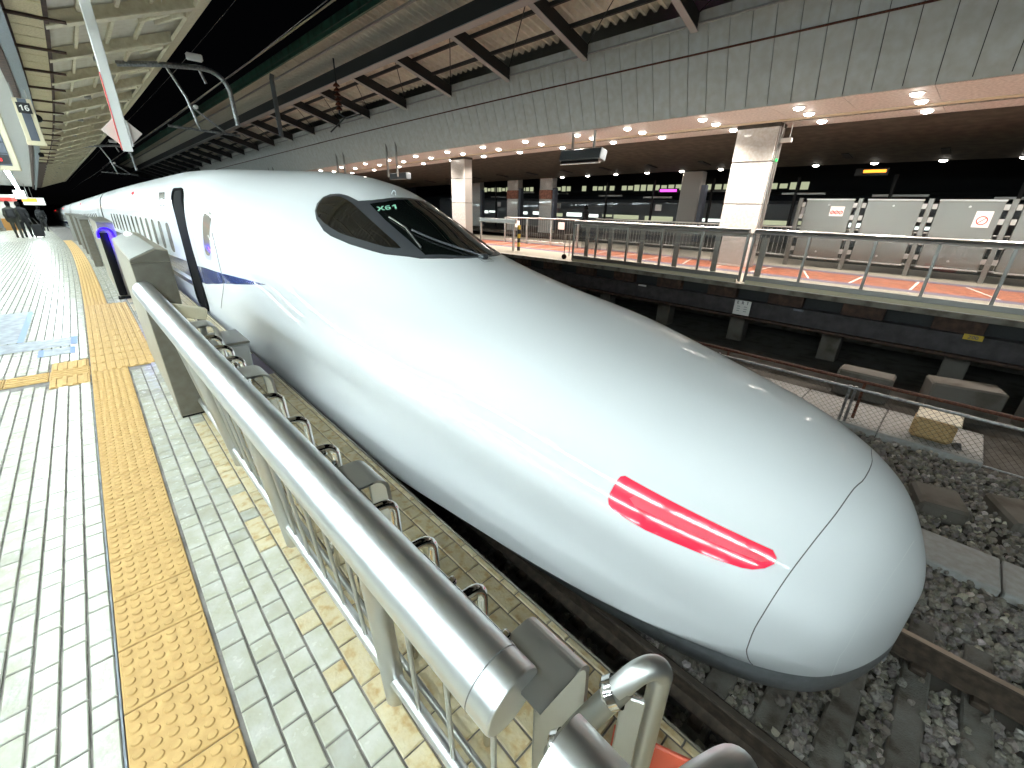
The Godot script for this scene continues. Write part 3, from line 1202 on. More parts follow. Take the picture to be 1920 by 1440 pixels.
func wiper(line: Array, r: float) -> Geo:
	var g := Geo.new()
	var pts := []
	for i in line.size() - 1:
		for j in 6:
			var a := lerpf(line[i][0], line[i + 1][0], j / 6.0)
			var b := lerpf(line[i][1], line[i + 1][1], j / 6.0)
			pts.append(skin(a, b) + skin_normal(a, b) * (0.008 + r * 1.5))
	g.tube(pts, r, 8)
	return g


func next_car(k: int) -> void:
	var s0 := 27.45 + 25.0 * k
	var s1 := s0 + 24.45
	var car := thing("train_car", Vector3(XC - 1.5, RAIL_Y, Z0 - s0 - 12), ["white second car of the train coupled behind the lead car", "white third car of the train far along the platform", "white fourth car of the train vanishing into the distance"][k], "train car", "cars of the white train")
	var vs := []
	for i in 33:
		vs.append(-1.0 + i / 16.0)
	vs = [-3.0, -2.5, -2.0, -1.5] + vs + [1.5, 2.0, 2.5, 3.0]
	var g := Geo.new()
	var m := bend(Vector3(XC, 0.4, Z0 - (s0 + s1) / 2))
	grid(g, steps(s0, s1, 14), vs, func(s, v): return skin(s, v if v != 0 else 0.0001), m)
	part("body", g, M.paint_white, car)
	for s in [s0, s1]:
		part("end_plate", car_end(s), M.seam, car)
	g = Geo.new()
	grid(g, [s0 - 0.5, s0], vs.slice(4, -4), func(s, v): var p := skin(s, v if v != 0 else 0.0001); return p + (bend(Vector3(XC, 0.8, p.z)) - p) * 0.06, m)
	part("gangway_bellows", g, M.paint_pale, car)
	part("blue_stripe", panel([[s0, 0.56], [s1, 0.56], [s1, 0.33], [s0, 0.33]], 0.004, 0.5, true), M.paint_blue, car)
	part("thin_stripe", panel([[s0, 0.255], [s1, 0.255], [s1, 0.165], [s0, 0.165]], 0.004, 0.5, true), M.paint_blue, car)
	for e in [s0 + 1.0, s1 - 1.8]:
		part("door", panel(rounded(e, -0.1, e + 0.8, 1.75, 0.12), 0.005, 0.4, true), M.paint_pale, car)
		part("door_edge", seam([[e, 0.0], [e, 1.7]], 0.05, 0.008, true), M.seam, car)
	if k < 2:
		for i in 18:
			var c := s0 + 3.0 + 1.04 * i
			part("passenger_window", panel(rounded(c - 0.21, 0.68, c + 0.21, 1.205, 0.13), 0.006, 0.3, true), M.glass_cabin, car)
	g = Geo.new()
	var red := skin(s0 + 12, t_at(s0 + 12, 1.76))
	g.lathe([Vector2(0.07, 0), Vector2(0.06, 0.03), Vector2(0.0, 0.05)], red, Vector3(-0.7, 0.7, 0), 10)
	part("side_lamp", g, M.led_red, car)


# ---------------------------------------------------------------- railing at the platform end
func rail_at(z: float) -> Vector3:
	var u := (-0.36 - z) / 3.6
	return Vector3(0.385 - 0.2 * u, 0.71 + 0.31 * u, z)


func foot_at(z: float, y: float) -> Vector3:
	# the railing leans a little towards the platform: feet further out than the handrail
	var top := rail_at(z)
	var foot := Vector3(0.40 + 0.014 * z, 0.0, z)
	return foot.lerp(top, y / top.y)


func smooth(p: Array) -> Array:
	var a := []
	for i in p.size() - 1:
		for k in 6:
			var p0: Vector3 = p[maxi(i - 1, 0)]
			var p1: Vector3 = p[i]
			a.append(p1.cubic_interpolate(p[i + 1], p0, p[mini(i + 2, p.size() - 1)], k / 6.0))
	a.append(p[-1])
	return a


func railing() -> void:
	var o := thing("railing", Vector3(0.37, 0, -2), "leaning steel railing with fat round handrail, thin balusters and bent outer bars", "railing")
	var pts := []
	for i in 13:
		pts.append(rail_at(lerpf(-0.43, -3.955, i / 12.0)))
	var g := Geo.new()
	g.tube(pts, 0.076, 48, false, 0.064)
	part("handrail", g, M.steel, o)
	g = Geo.new()
	var ax := (rail_at(-0.36) - rail_at(-1.0)).normalized()
	g.lathe([Vector2(0.0755, 0.0), Vector2(0.0755, 0.055), Vector2(0.0735, 0.0605), Vector2(0.070, 0.062), Vector2(0.0, 0.0625)], rail_at(-0.43), ax, 40)
	part("end_cap", g, M.steel, o)
	g = Geo.new()
	g.lathe([Vector2(0.0763, -0.002), Vector2(0.0763, 0.001)], rail_at(-0.43), ax, 40)
	part("cap_joint", g, M.seam, o)
	var strip := []
	for i in 7:
		var p := rail_at(lerpf(-0.44, -0.78, i / 6.0))
		strip.append(p + Vector3(0.0765, 0.012, 0))
	pipe("side_strip", strip, 0.005, M.chrome, o, 8)
	for z in [-0.47, -0.66, -1.28, -1.36, -2.28, -2.35]:
		g = Geo.new()
		g.lathe([Vector2(0.013, 0), Vector2(0.013, 0.008), Vector2(0.009, 0.013), Vector2(0, 0.014)], rail_at(z) + Vector3(0.073, 0.02, 0), Vector3(1, 0.3, 0), 12)
		part("bolt", g, M.chrome, o)
	# lower rails
	var low := []
	var low2 := []
	for i in 13:
		var z := lerpf(0.6, -3.95, i / 12.0)
		low.append(foot_at(minf(z, -0.36), 0.125) + Vector3(0, 0, z - minf(z, -0.36)))
		low2.append(low[-1] + Vector3(0.062, -0.04, 0))
	pipe("lower_rail", low, 0.023, M.steel, o, 16)
	pipe("shadow_line_rail", low2, 0.012, M.steel_dark, o, 10)  # dark rail added to stand in for a shadow line
	# posts and balusters
	for z in [-0.955, -1.975, -2.96]:
		g = Geo.new()
		g.tube([foot_at(z, 0.0), foot_at(z, rail_at(z).y)], 0.036, 18)
		part("post", g, M.steel_dull, o)
	for i in 19:
		var z := -0.43 - 0.178 * i
		var clash := false
		for q in [-0.955, -1.975, -2.96]:
			if absf(z - q) < 0.05:
				clash = true
		if not clash and z > -3.9:
			g = Geo.new()
			g.tube([foot_at(z, 0.12), foot_at(z, rail_at(z).y)], 0.0075, 10)
			part("baluster", g, M.steel_dull, o)
	g = Geo.new()
	g.tube([Vector3(0.39, 0.12, -0.26), Vector3(0.385, 0.66, -0.26)], 0.0085, 10)
	part("baluster", g, M.steel_dull, o)
	# bent outer bars: from the handrail outwards, then down to the floor
	for z in [-0.62, -0.83, -1.03, -1.42, -1.67, -1.92, -2.42, -2.60, -2.78]:
		var c := rail_at(z)
		var bar := [c + Vector3(0.03, 0.005, 0), c + Vector3(0.10, 0.0, 0)]
		for i in 6:
			var w := PI / 2 * i / 5.0
			bar.append(c + Vector3(0.10 + 0.04 * sin(w), -0.04 + 0.04 * cos(w), 0))
		bar.append(Vector3(c.x + 0.15, c.y - 0.3, z))
		bar.append(Vector3(c.x + 0.16, 0.012, z))
		pipe("bent_bar", bar, 0.0145, M.chrome, o, 12)
	# broad bent brackets
	for z in [-0.395, -1.2, -2.2, -3.02]:
		var c := rail_at(z)
		g = Geo.new()
		var prof := [Vector2(0.02, 0.012)]
		for i in 8:
			var w := PI / 2 * i / 7.0
			prof.append(Vector2(0.135 + 0.05 * sin(w), -0.038 + 0.05 * cos(w)))
		prof.append(Vector2(0.205, -0.35))
		prof.append(Vector2(0.215, -c.y + 0.012))
		for i in prof.size() - 1:
			var a: Vector2 = prof[i]
			var b: Vector2 = prof[i + 1]
			for s in [0.0, 0.008]:
				var d: Vector2 = Vector2(-(b.y - a.y), b.x - a.x).normalized() * -s
				var p0 := c + Vector3(a.x - absf(s) * (1 if i > 3 else 0), a.y - s * (1 if i <= 3 else 0), -0.08)
				var p1 := c + Vector3(b.x - absf(s) * (1 if i > 2 else 0), b.y - s * (1 if i <= 2 else 0), -0.08)
				g.quad(p0, p1, p1 + Vector3(0, 0, 0.16), p0 + Vector3(0, 0, 0.16), Vector3(1, 1, 0) if s == 0.0 else Vector3(-1, -1, 0))
			if i > 0:
				for e in [-0.08, 0.08]:
					g.quad(c + Vector3(a.x, a.y, e), c + Vector3(b.x, b.y, e), c + Vector3(b.x - 0.012, b.y - 0.004, e), c + Vector3(a.x - 0.012, a.y - 0.004, e), Vector3(0, 0, signf(e)))
		part("bracket", g, M.steel_dull, o)
	# next length of railing towards the camera, with a stub arm
	o = thing("railing", Vector3(0.4, 0, 0.1), "short near end of the next fat handrail with a stub arm", "railing")
	g = Geo.new()
	g.tube([Vector3(0.392, 0.69, -0.262), Vector3(0.40, 0.67, -0.05), Vector3(0.41, 0.65, 0.35)], 0.076, 48, true)
	part("handrail", g, M.steel, o)
	g = Geo.new()
	g.tube(smooth([Vector3(0.42, 0.655, -0.09), Vector3(0.53, 0.655, -0.06), Vector3(0.61, 0.652, -0.032), Vector3(0.645, 0.635, -0.02), Vector3(0.655, 0.60, -0.018)]), 0.042, 24)
	part("stub_arm", g, M.steel, o)
	g = Geo.new()
	g.tube([Vector3(0.41, 0.0, 0.3), Vector3(0.405, 0.66, 0.3)], 0.036, 18)
	part("post", g, M.steel_dull, o)
	# latch between the two lengths
	o = thing("gate_latch", Vector3(0.6, 0.0, -0.25), "polished steel latch elbow with domed caps and an orange guard plate", "latch")
	g = Geo.new()
	var el := [Vector3(0.485, 0.44, -0.33), Vector3(0.52, 0.555, -0.295), Vector3(0.56, 0.64, -0.262), Vector3(0.592, 0.69, -0.242)]
	g.tube(smooth(el), 0.026, 20)
	part("elbow", g, M.steel_dark, o)
	g = Geo.new()
	g.tube(smooth([Vector3(0.578, 0.678, -0.25), Vector3(0.612, 0.722, -0.228), Vector3(0.645, 0.728, -0.21), Vector3(0.668, 0.70, -0.2), Vector3(0.675, 0.64, -0.2), Vector3(0.675, 0.3, -0.2), Vector3(0.675, 0.0, -0.2)]), 0.024, 20)
	part("hook", g, M.steel_dull, o)
	for p in [Vector3(0.575, 0.662, -0.258), Vector3(0.498, 0.47, -0.325)]:
		g = Geo.new()
		g.lathe([Vector2(0.034, -0.012), Vector2(0.034, 0.008), Vector2(0.028, 0.016), Vector2(0.0, 0.02)], p, Vector3(-0.5, -0.55, -0.6), 20)
		part("domed_cap", g, M.chrome, o)
	box("flat_bar", Vector3(0.615, 0.33, -0.225), Vector3(0.012, 0.62, 0.05), M.steel_dull, o, 0.003, Basis(Vector3(0, 1, 0), 0.5))
	box("guard_plate", Vector3(0.74, 0.17, -0.20), Vector3(0.012, 0.34, 0.20), M.orange_paint, o, 0.004, Basis(Vector3(0, 1, 0), 0.4))
	box("guard_foot", Vector3(0.80, 0.012, -0.18), Vector3(0.20, 0.02, 0.16), M.orange_paint, o, 0.004)
	for s in [0.0, 0.06]:
		g = Geo.new()
		g.tube([Vector3(0.50 + s, 0.0, -0.315), Vector3(0.50 + s, 0.44, -0.315)], 0.009, 10)
		part("latch_rod", g, M.steel_dull, o)


# ---------------------------------------------------------------- platform gates
func gates() -> void:
	var o := thing("gate_cabinet", Vector3(0.27, 0, -5), "tall metal gate cabinet with sloping top where the railing ends", "gate cabinet", "platform gate cabinets")
	var prof := [Vector2(0.175, 0.02), Vector2(0.377, 0.02), Vector2(0.382, 1.284), Vector2(0.316, 1.298), Vector2(0.158, 1.225)]
	var g := Geo.new()
	sweep(g, prof, steps(-3.97, -6.1, 3))
	part("housing", g, M.cabinet_side, o)
	g = Geo.new()
	sweep(g, [Vector2(0.18, 0.025), Vector2(0.373, 0.025), Vector2(0.377, 1.205), Vector2(0.162, 1.205)], [-3.964, -3.9695])
	part("front_plate", g, M.cabinet, o)
	g = Geo.new()
	sweep(g, [Vector2(0.161, 1.21), Vector2(0.379, 1.21), Vector2(0.379, 1.277), Vector2(0.316, 1.291), Vector2(0.163, 1.224)], [-3.962, -3.9695])
	part("top_plate", g, M.cabinet, o)
	g = Geo.new()
	sweep(g, [Vector2(0.164, 1.2305), Vector2(0.314, 1.300), Vector2(0.314, 1.304), Vector2(0.164, 1.2345)], steps(-3.98, -6.08, 3))
	part("lid", g, M.steel_dark, o)
	box("plinth", Vector3(0.276, 0.01, -5.03), Vector3(0.19, 0.02, 2.1), M.rubber, o, 0.002)
	for z in [-5.6, -5.75]:
		g = Geo.new()
		g.lathe([Vector2(0.03, 0), Vector2(0.026, 0.02), Vector2(0, 0.03)], bend(Vector3(0.28, 1.285, z)), Vector3.UP, 12)
		part("indicator_lamp", g, M.window_glow, o)
	# the cabinet across the opening, with a black buffer and a blue light strip
	o = thing("gate_cabinet", Vector3(0.2, 0, -11.5), "gate cabinet with black buffer edge and glowing blue arch", "gate cabinet", "platform gate cabinets")
	g = Geo.new()
	sweep(g, rect(0.15, 0.02, 0.36, 1.22), steps(-10.0, -13.2, 4))
	part("housing", g, M.cabinet_side, o)
	g = Geo.new()
	sweep(g, rect(0.152, 1.225, 0.358, 1.25), steps(-9.95, -13.2, 4))
	part("lid", g, M.steel_dark, o)
	var f := bend(Vector3(0.20, 0, -9.98))
	g = Geo.new()
	g.tube([f + Vector3(0, 0.06, 0), f + Vector3(0, 1.08, 0)], 0.055, 16)
	part("buffer", g, M.rubber, o)
	g = Geo.new()
	var arch := [f + Vector3(0.12, 0.95, 0.01)]
	for i in 9:
		var w := PI * i / 8.0
		arch.append(f + Vector3(0.025 + 0.095 * cos(w), 1.06 + 0.09 * sin(w), 0.01))
	arch.append(f + Vector3(-0.07, 1.0, 0.01))
	g.tube(arch, 0.018, 10)
	part("blue_light_strip", g, M.led_blue, o)
	var l := OmniLight3D.new()
	l.name = "blue_glow"
	l.light_color = Color(0.2, 0.05, 1.0)
	l.light_energy = 0.16
	l.light_size = 0.06
	l.omni_range = 8.0
	l.shadow_enabled = true
	o.add_child(l)
	l.position = f + Vector3(0.1, 1.0, 0.12) - o.position
	box("foot_plate", f + Vector3(0.05, 0.02, 0.0), Vector3(0.26, 0.03, 0.16), M.rubber, o)
	# steel posts further along
	var zs := [-15.4, -17.4, -19.6, -22.0, -25.0, -28.5]
	for i in zs.size():
		var q := bend(Vector3(0.10, 0, zs[i]))
		o = thing("gate_post", q, "%s square steel gate post along the platform edge beyond the cabinets" % nth(i), "post", "gate posts along the platform")
		box("pillar", q + Vector3(0, 0.58, 0), Vector3(0.16, 1.12, 0.2), M.steel_dark if i % 2 else M.cabinet, o, 0.01)
		box("cap", q + Vector3(0.01, 1.17, 0), Vector3(0.22, 0.06, 0.3), M.steel_dark, o, 0.01)
		if i < 5:
			box("sliding_panel", bend(Vector3(0.2, 0.55, zs[i] - 1.0)), Vector3(0.04, 0.9, 1.5), M.steel_dull, o, 0.01)
	# ramp plate and box beside the gate, at the platform edge
	o = thing("edge_box", Vector3(0.62, 0, -4.6), "low grey steel box on the platform edge beside the train door", "box")
	box("case", Vector3(0.62, 0.19, -4.75), Vector3(0.46, 0.36, 0.5), M.paint_pale, o, 0.015)
	box("lid", Vector3(0.62, 0.385, -4.75), Vector3(0.48, 0.025, 0.52), M.steel_dark, o, 0.006)
	o = thing("bracket_beam", Vector3(0.4, 0, -3.6), "cream square beam on legs beside the handrail", "beam")
	box("beam", Vector3(0.345, 0.90, -3.70), Vector3(0.27, 0.08, 0.085), M.sign_cream, o, 0.006, Basis(Vector3(0, 0, 1), -0.3))
	box("end_block", Vector3(0.225, 0.945, -3.72), Vector3(0.07, 0.10, 0.10), M.sign_white, o, 0.006)
	box("leg", Vector3(0.44, 0.43, -3.75), Vector3(0.04, 0.86, 0.04), M.steel_dark, o, 0.006)


# ---------------------------------------------------------------- between the tracks and the far platform
func between_tracks() -> void:
	# cable trough with lids
	var o := thing("cable_trough", Vector3(5.35, -1.45, 0), "blue-grey concrete cable trough with lids beyond the ballast", "cable trough")
	for i in 14:
		var z := 3.2 - 0.62 * i
		box("lid", Vector3(5.19, -1.36, z), Vector3(0.54, 0.09, 0.605), M.concrete_pale, o, 0.012)
	var g := Geo.new()
	sweep(g, rect(4.93, -1.9, 5.46, -1.42), steps(6, -20, 4))
	part("channel", g, M.concrete_dark, o)
	g = Geo.new()
	sweep(g, rect(5.46, -1.9, 11.2, -1.47), steps(6, -60, 20))
	structure("track_side", g, M.soil)
	# low slab behind the fence
	o = thing("concrete_slab", Vector3(8.3, -1.45, -1), "long flat concrete slab lying behind the wire fence", "slab")
	for i in 6:
		box("slab", Vector3(8.38, -1.41, 0.35 - 1.12 * i), Vector3(1.15, 0.13, 1.11), M.concrete_pale, o, 0.012)
	# beige equipment box on the slab
	o = thing("equipment_box", Vector3(8.25, -1.34, 0.33), "beige weathered equipment box behind the wire fence", "box")
	g = Geo.new()
	g.cbox(Vector3(8.22, -1.19, 0.34), Vector3(0.42, 0.30, 0.46), 0.05)
	part("case", g, M.beige_box, o)
	box("cover", Vector3(8.28, -1.025, 0.36), Vector3(0.40, 0.03, 0.48), M.sign_cream, o, 0.008, Basis(Vector3(0, 0, 1), 0.12))
	g = Geo.new()
	g.tube([Vector3(8.1, -1.30, 0.62), Vector3(8.0, -1.40, 0.66), Vector3(7.9, -1.43, 0.6)], 0.05, 12)
	part("conduit", g, M.galvanised, o)
	# wire fence
	o = thing("wire_fence", Vector3(7.85, -1.47, -2), "low galvanised chain-link fence between the tracks", "fence")
	g = Geo.new()
	g.tube([Vector3(7.85, -0.795, -12), Vector3(7.85, -0.795, 3.0)], 0.022, 12)
	part("top_rail", g, M.galvanised, o)
	g = Geo.new()
	g.tube([Vector3(7.85, -1.40, -12), Vector3(7.85, -1.40, 3.0)], 0.014, 8)
	part("bottom_rail", g, M.galvanised, o)
	for z in [-6.9, -4.8, -2.7, -0.66, 1.4]:
		for d in [-0.035, 0.035]:
			g = Geo.new()
			g.tube([Vector3(7.86, -1.47, z + d), Vector3(7.86, -0.76, z + d)], 0.02, 10)
			part("post", g, M.galvanised, o)
	g = Geo.new()
	var z := -10.0
	while z < 2.6:
		for s in [-1.0, 1.0]:
			var a := Vector3(7.87, -1.40, z if s > 0 else z + 0.6)
			var b := Vector3(7.87, -0.80, z + 0.6 if s > 0 else z)
			g.tube([a, b], 0.0022, 3, false)
		z += 0.075
	var mesh := part("wire_mesh", g, M.wire, o)
	mesh.set_meta("kind", "stuff")
	o = thing("handrail_pipe", Vector3(8.1, -1.47, -2), "rusty brown pipe rail behind the wire fence", "pipe rail")
	g = Geo.new()
	g.tube([Vector3(8.1, -0.74, -14), Vector3(8.1, -0.74, 3.0)], 0.026, 12)
	part("pipe", g, M.bronze, o)
	for q in [-6.8, -4.7, -2.6, -0.56, 1.5]:
		g = Geo.new()
		g.tube([Vector3(8.1, -1.47, q), Vector3(8.1, -0.74, q)], 0.022, 10)
		part("post", g, M.bronze, o)
	o = thing("ground_cable", Vector3(7.45, -1.45, 0), "thin dark cable along the ground before the wire fence", "cable")
	g = Geo.new()
	var pts := []
	for i in 25:
		var w := 3.0 - 0.5 * i
		pts.append(Vector3(7.42 + 0.04 * sin(w * 2.3), -1.455 + 0.012 * sin(w * 5.1), w))
	g.tube(pts, 0.018, 8)
	part("sheath", g, M.wire, o)
	# concrete blocks and piers beneath the far platform
	var blocks := [[6.2, -1.36, 0.55, 0.5, 0.22, 0.42, "grey concrete block on the ground before the wire fence"], [6.6, -1.38, 1.25, 0.6, 0.2, 0.5, "pale concrete block beside the grey block before the fence"], [9.7, -1.25, -0.7, 0.45, 0.5, 0.8, "dark concrete footing under the far platform edge"], [9.9, -1.2, 0.55, 0.5, 0.6, 0.9, "rough concrete footing behind the beige box"], [10.2, -1.1, 1.6, 0.5, 0.8, 0.6, "tall concrete footing near the right edge of the picture"], [5.95, -1.40, -0.6, 0.4, 0.14, 0.9, "flat concrete lid beyond the cable trough"]]
	for b in blocks:
		o = thing("concrete_block", Vector3(b[0], b[1] - b[4] / 2, b[2]), b[6], "concrete block", "concrete blocks between the tracks")
		box("block", Vector3(b[0], b[1], b[2]), Vector3(b[3], b[4], b[5]), M.concrete_dark, o, 0.03, Basis(Vector3.UP, 0.15 + b[2] * 0.2))
	o = thing("floor_pipe", Vector3(6.6, -1.45, 0.2), "bent grey conduit lying between the concrete blocks", "pipe")
	g = Geo.new()
	g.tube([Vector3(6.9, -1.3, -0.9), Vector3(6.7, -1.3, -0.2), Vector3(6.5, -1.36, 0.1), Vector3(6.45, -1.45, 0.2)], 0.03, 10)
	part("conduit", g, M.galvanised, o)
	# small junction box beside the rail, with a number plate
	o = thing("junction_box", Vector3(1.72, -1.44, -0.42), "concrete trackside box with white painted marks beside the rail", "box")
	box("case", Vector3(1.72, -1.385, -0.42), Vector3(0.28, 0.11, 0.26), M.concrete, o, 0.02, Basis(Vector3.UP, 0.3))
	box("plate", Vector3(1.74, -1.3275, -0.42), Vector3(0.13, 0.006, 0.10), M.seam, o, 0.002, Basis(Vector3.UP, 0.3))
	for i in 5:
		box("paint_mark", Vector3(1.70 + 0.02 * i, -1.3225, -0.44 + 0.026 * (i % 3)), Vector3(0.014, 0.003, 0.018), M.sign_white, o, 0.0005, Basis(Vector3.UP, 0.3 + i))


# ---------------------------------------------------------------- roof over the near platform
func roof_y(x: float) -> float:
	return 3.83 + maxf(x - 0.32, 0.0) * 0.36 + maxf(-0.2 - x, 0.0) * 0.06


func near_roof() -> void:
	var root := Node3D.new()
	root.name = numbered("platform_roof")
	add_child(root)
	tag(root, "cream steel platform roof with ribbed underside over the near platform", "roof", "", "structure")
	# corrugated sheets rising to the edge over the track, one to a bay
	for i in 34:
		var z0 := 5.8 - 2.25 * i
		var g := Geo.new()
		var k := 18
		for j in k:
			for q in 3:
				var za := z0 - 2.25 * (j + q / 3.0) / k
				var zb := z0 - 2.25 * (j + (q + 1) / 3.0) / k
				var ha: float = [0.0, 0.035, 0.035][q]
				var hb: float = [0.035, 0.035, 0.0][q]
				g.quad(bend(Vector3(0.3, roof_y(0.3) + 0.16 + ha, za)), bend(Vector3(2.34, roof_y(2.34) + 0.16 + ha, za)), bend(Vector3(2.34, roof_y(2.34) + 0.16 + hb, zb)), bend(Vector3(0.3, roof_y(0.3) + 0.16 + hb, zb)), Vector3.DOWN)
		part("roof_sheet", g, M.roof_sheet, root)
		# the beam between two bays, with its lower flange
		g = Geo.new()
		var a := Vector3(0.32, roof_y(0.32), z0 - 0.02)
		var b := Vector3(2.22, roof_y(2.22), z0 - 0.02)
		for s in [[0.05, 0.0, 0.16, 0.012], [0.10, -0.02, 0.02, 0.0]]:
			var w: float = s[0]
			var p := [Vector3(0, s[1], -w), Vector3(0, s[1], w), Vector3(0, s[1] + s[2], w), Vector3(0, s[1] + s[2], -w)]
			for e in 4:
				var f := (e + 1) % 4
				g.quad(bend(a + p[e]), bend(b + p[e]), bend(b + p[f]), bend(a + p[f]), p[e] + p[f] - Vector3(0, s[1] * 2 + s[2], 0))
			g.quad(bend(b + p[0]), bend(b + p[1]), bend(b + p[2]), bend(b + p[3]), Vector3.RIGHT)
		part("cross_beam", g, M.roof_cream, root)
		# short struts near the edge and a cable box
		for x in [1.72, 1.98]:
			g = Geo.new()
			var c := bend(Vector3(x, roof_y(x) + 0.08, z0 - 0.55 - (x - 1.72)))
			g.cbox(c, Vector3(0.05, 0.10, 0.9), 0.006, Basis(Vector3.UP, 0.35))
			part("strut", g, M.roof_cream, root)
		if i % 2 == 0:
			g = Geo.new()
			g.cbox(bend(Vector3(1.05, roof_y(1.05) + 0.03, z0 - 0.7)), Vector3(0.14, 0.09, 0.10), 0.01)
			part("cable_clip", g, M.steel_dark, root)
	# purlins lengthwise
	var zs := steps(6, -70, 34)
	for x in [0.72, 1.18, 1.62]:
		var g := Geo.new()
		sweep(g, rect(x - 0.022, roof_y(x) + 0.10, x + 0.022, roof_y(x) + 0.16), zs)
		part("purlin", g, M.roof_cream, root)
	# edge gutter
	var g := Geo.new()
	sweep(g, [Vector2(2.20, roof_y(2.2) - 0.02), Vector2(2.40, roof_y(2.4) + 0.0), Vector2(2.42, roof_y(2.4) + 0.24), Vector2(2.36, roof_y(2.4) + 0.24), Vector2(2.35, roof_y(2.4) + 0.08), Vector2(2.20, roof_y(2.2) + 0.06)], zs)
	part("edge_gutter", g, M.roof_cream, root)
	# slatted centre strip and the long beam beside it
	for i in 70:
		var z := 5.0 - 0.6 * i
		g = Geo.new()
		sweep(g, rect(-0.03, 3.80, 0.30, 3.83), [z - 0.012, z - 0.30, z - 0.588], true)
		part("strip_panel", g, M.roof_strip, root)
		if i % 3 == 0:
			g = Geo.new()
			g.tube([bend(Vector3(-0.08, 3.775, z)), bend(Vector3(0.52, 3.785, z))], 0.022, 8)
			part("hanger_bar", g, M.rust, root)
	g = Geo.new()
	sweep(g, rect(-0.06, 3.84, 0.36, 3.86), zs)
	part("strip_backing", g, M.rust, root)
	g = Geo.new()
	sweep(g, [Vector2(-0.20, 3.62), Vector2(-0.06, 3.62), Vector2(-0.06, 3.64), Vector2(-0.12, 3.65), Vector2(-0.12, 3.86), Vector2(-0.14, 3.86), Vector2(-0.14, 3.65), Vector2(-0.20, 3.64)], zs)
	part("long_beam", g, M.beam_blue, root)
	g = Geo.new()
	sweep(g, rect(-0.34, 3.70, -0.22, 3.80), zs)
	part("cable_tray", g, M.rust, root)
	# ribbed ceiling over the middle of the platform
	for i in 30:
		var z0 := 5.0 - 2.4 * i
		g = Geo.new()
		for j in 16:
			var za := z0 - 0.15 * j
			g.quad(bend(Vector3(-4.2, 3.92, za)), bend(Vector3(-0.3, 3.80, za)), bend(Vector3(-0.3, 3.80, za - 0.11)), bend(Vector3(-4.2, 3.92, za - 0.11)), Vector3.DOWN)
			g.quad(bend(Vector3(-4.2, 3.92, za - 0.11)), bend(Vector3(-0.3, 3.80, za - 0.11)), bend(Vector3(-0.3, 3.84, za - 0.11)), bend(Vector3(-4.2, 3.96, za - 0.11)), Vector3(0, 0, -1))
			g.quad(bend(Vector3(-4.2, 3.96, za - 0.11)), bend(Vector3(-0.3, 3.84, za - 0.11)), bend(Vector3(-0.3, 3.84, za - 0.15)), bend(Vector3(-4.2, 3.96, za - 0.15)), Vector3.DOWN)
		part("ceiling_panel", g, M.housing, root)
	# roof skin over all of it
	g = Geo.new()
	sweep(g, [Vector2(-4.4, 4.1), Vector2(0.3, 4.06), Vector2(2.42, roof_y(2.42) + 0.25), Vector2(2.42, roof_y(2.42) + 0.29), Vector2(0.3, 4.12), Vector2(-4.4, 4.16)], zs)
	part("roof_skin", g, M.steel_dark, root)
	# columns of the platform
	for i in 6:
		var p := bend(Vector3(-2.9, 0, -24.0 - 9.0 * i))
		var o := thing("roof_column", p, "%s grey steel column carrying the near roof, counted along the platform" % nth(i), "column", "columns of the near platform")
		box("shaft", p + Vector3(0, 1.95, 0), Vector3(0.26, 3.9, 0.26), M.beam_blue, o, 0.02)
		box("base", p + Vector3(0, 0.12, 0), Vector3(0.36, 0.24, 0.36), M.concrete, o, 0.02)


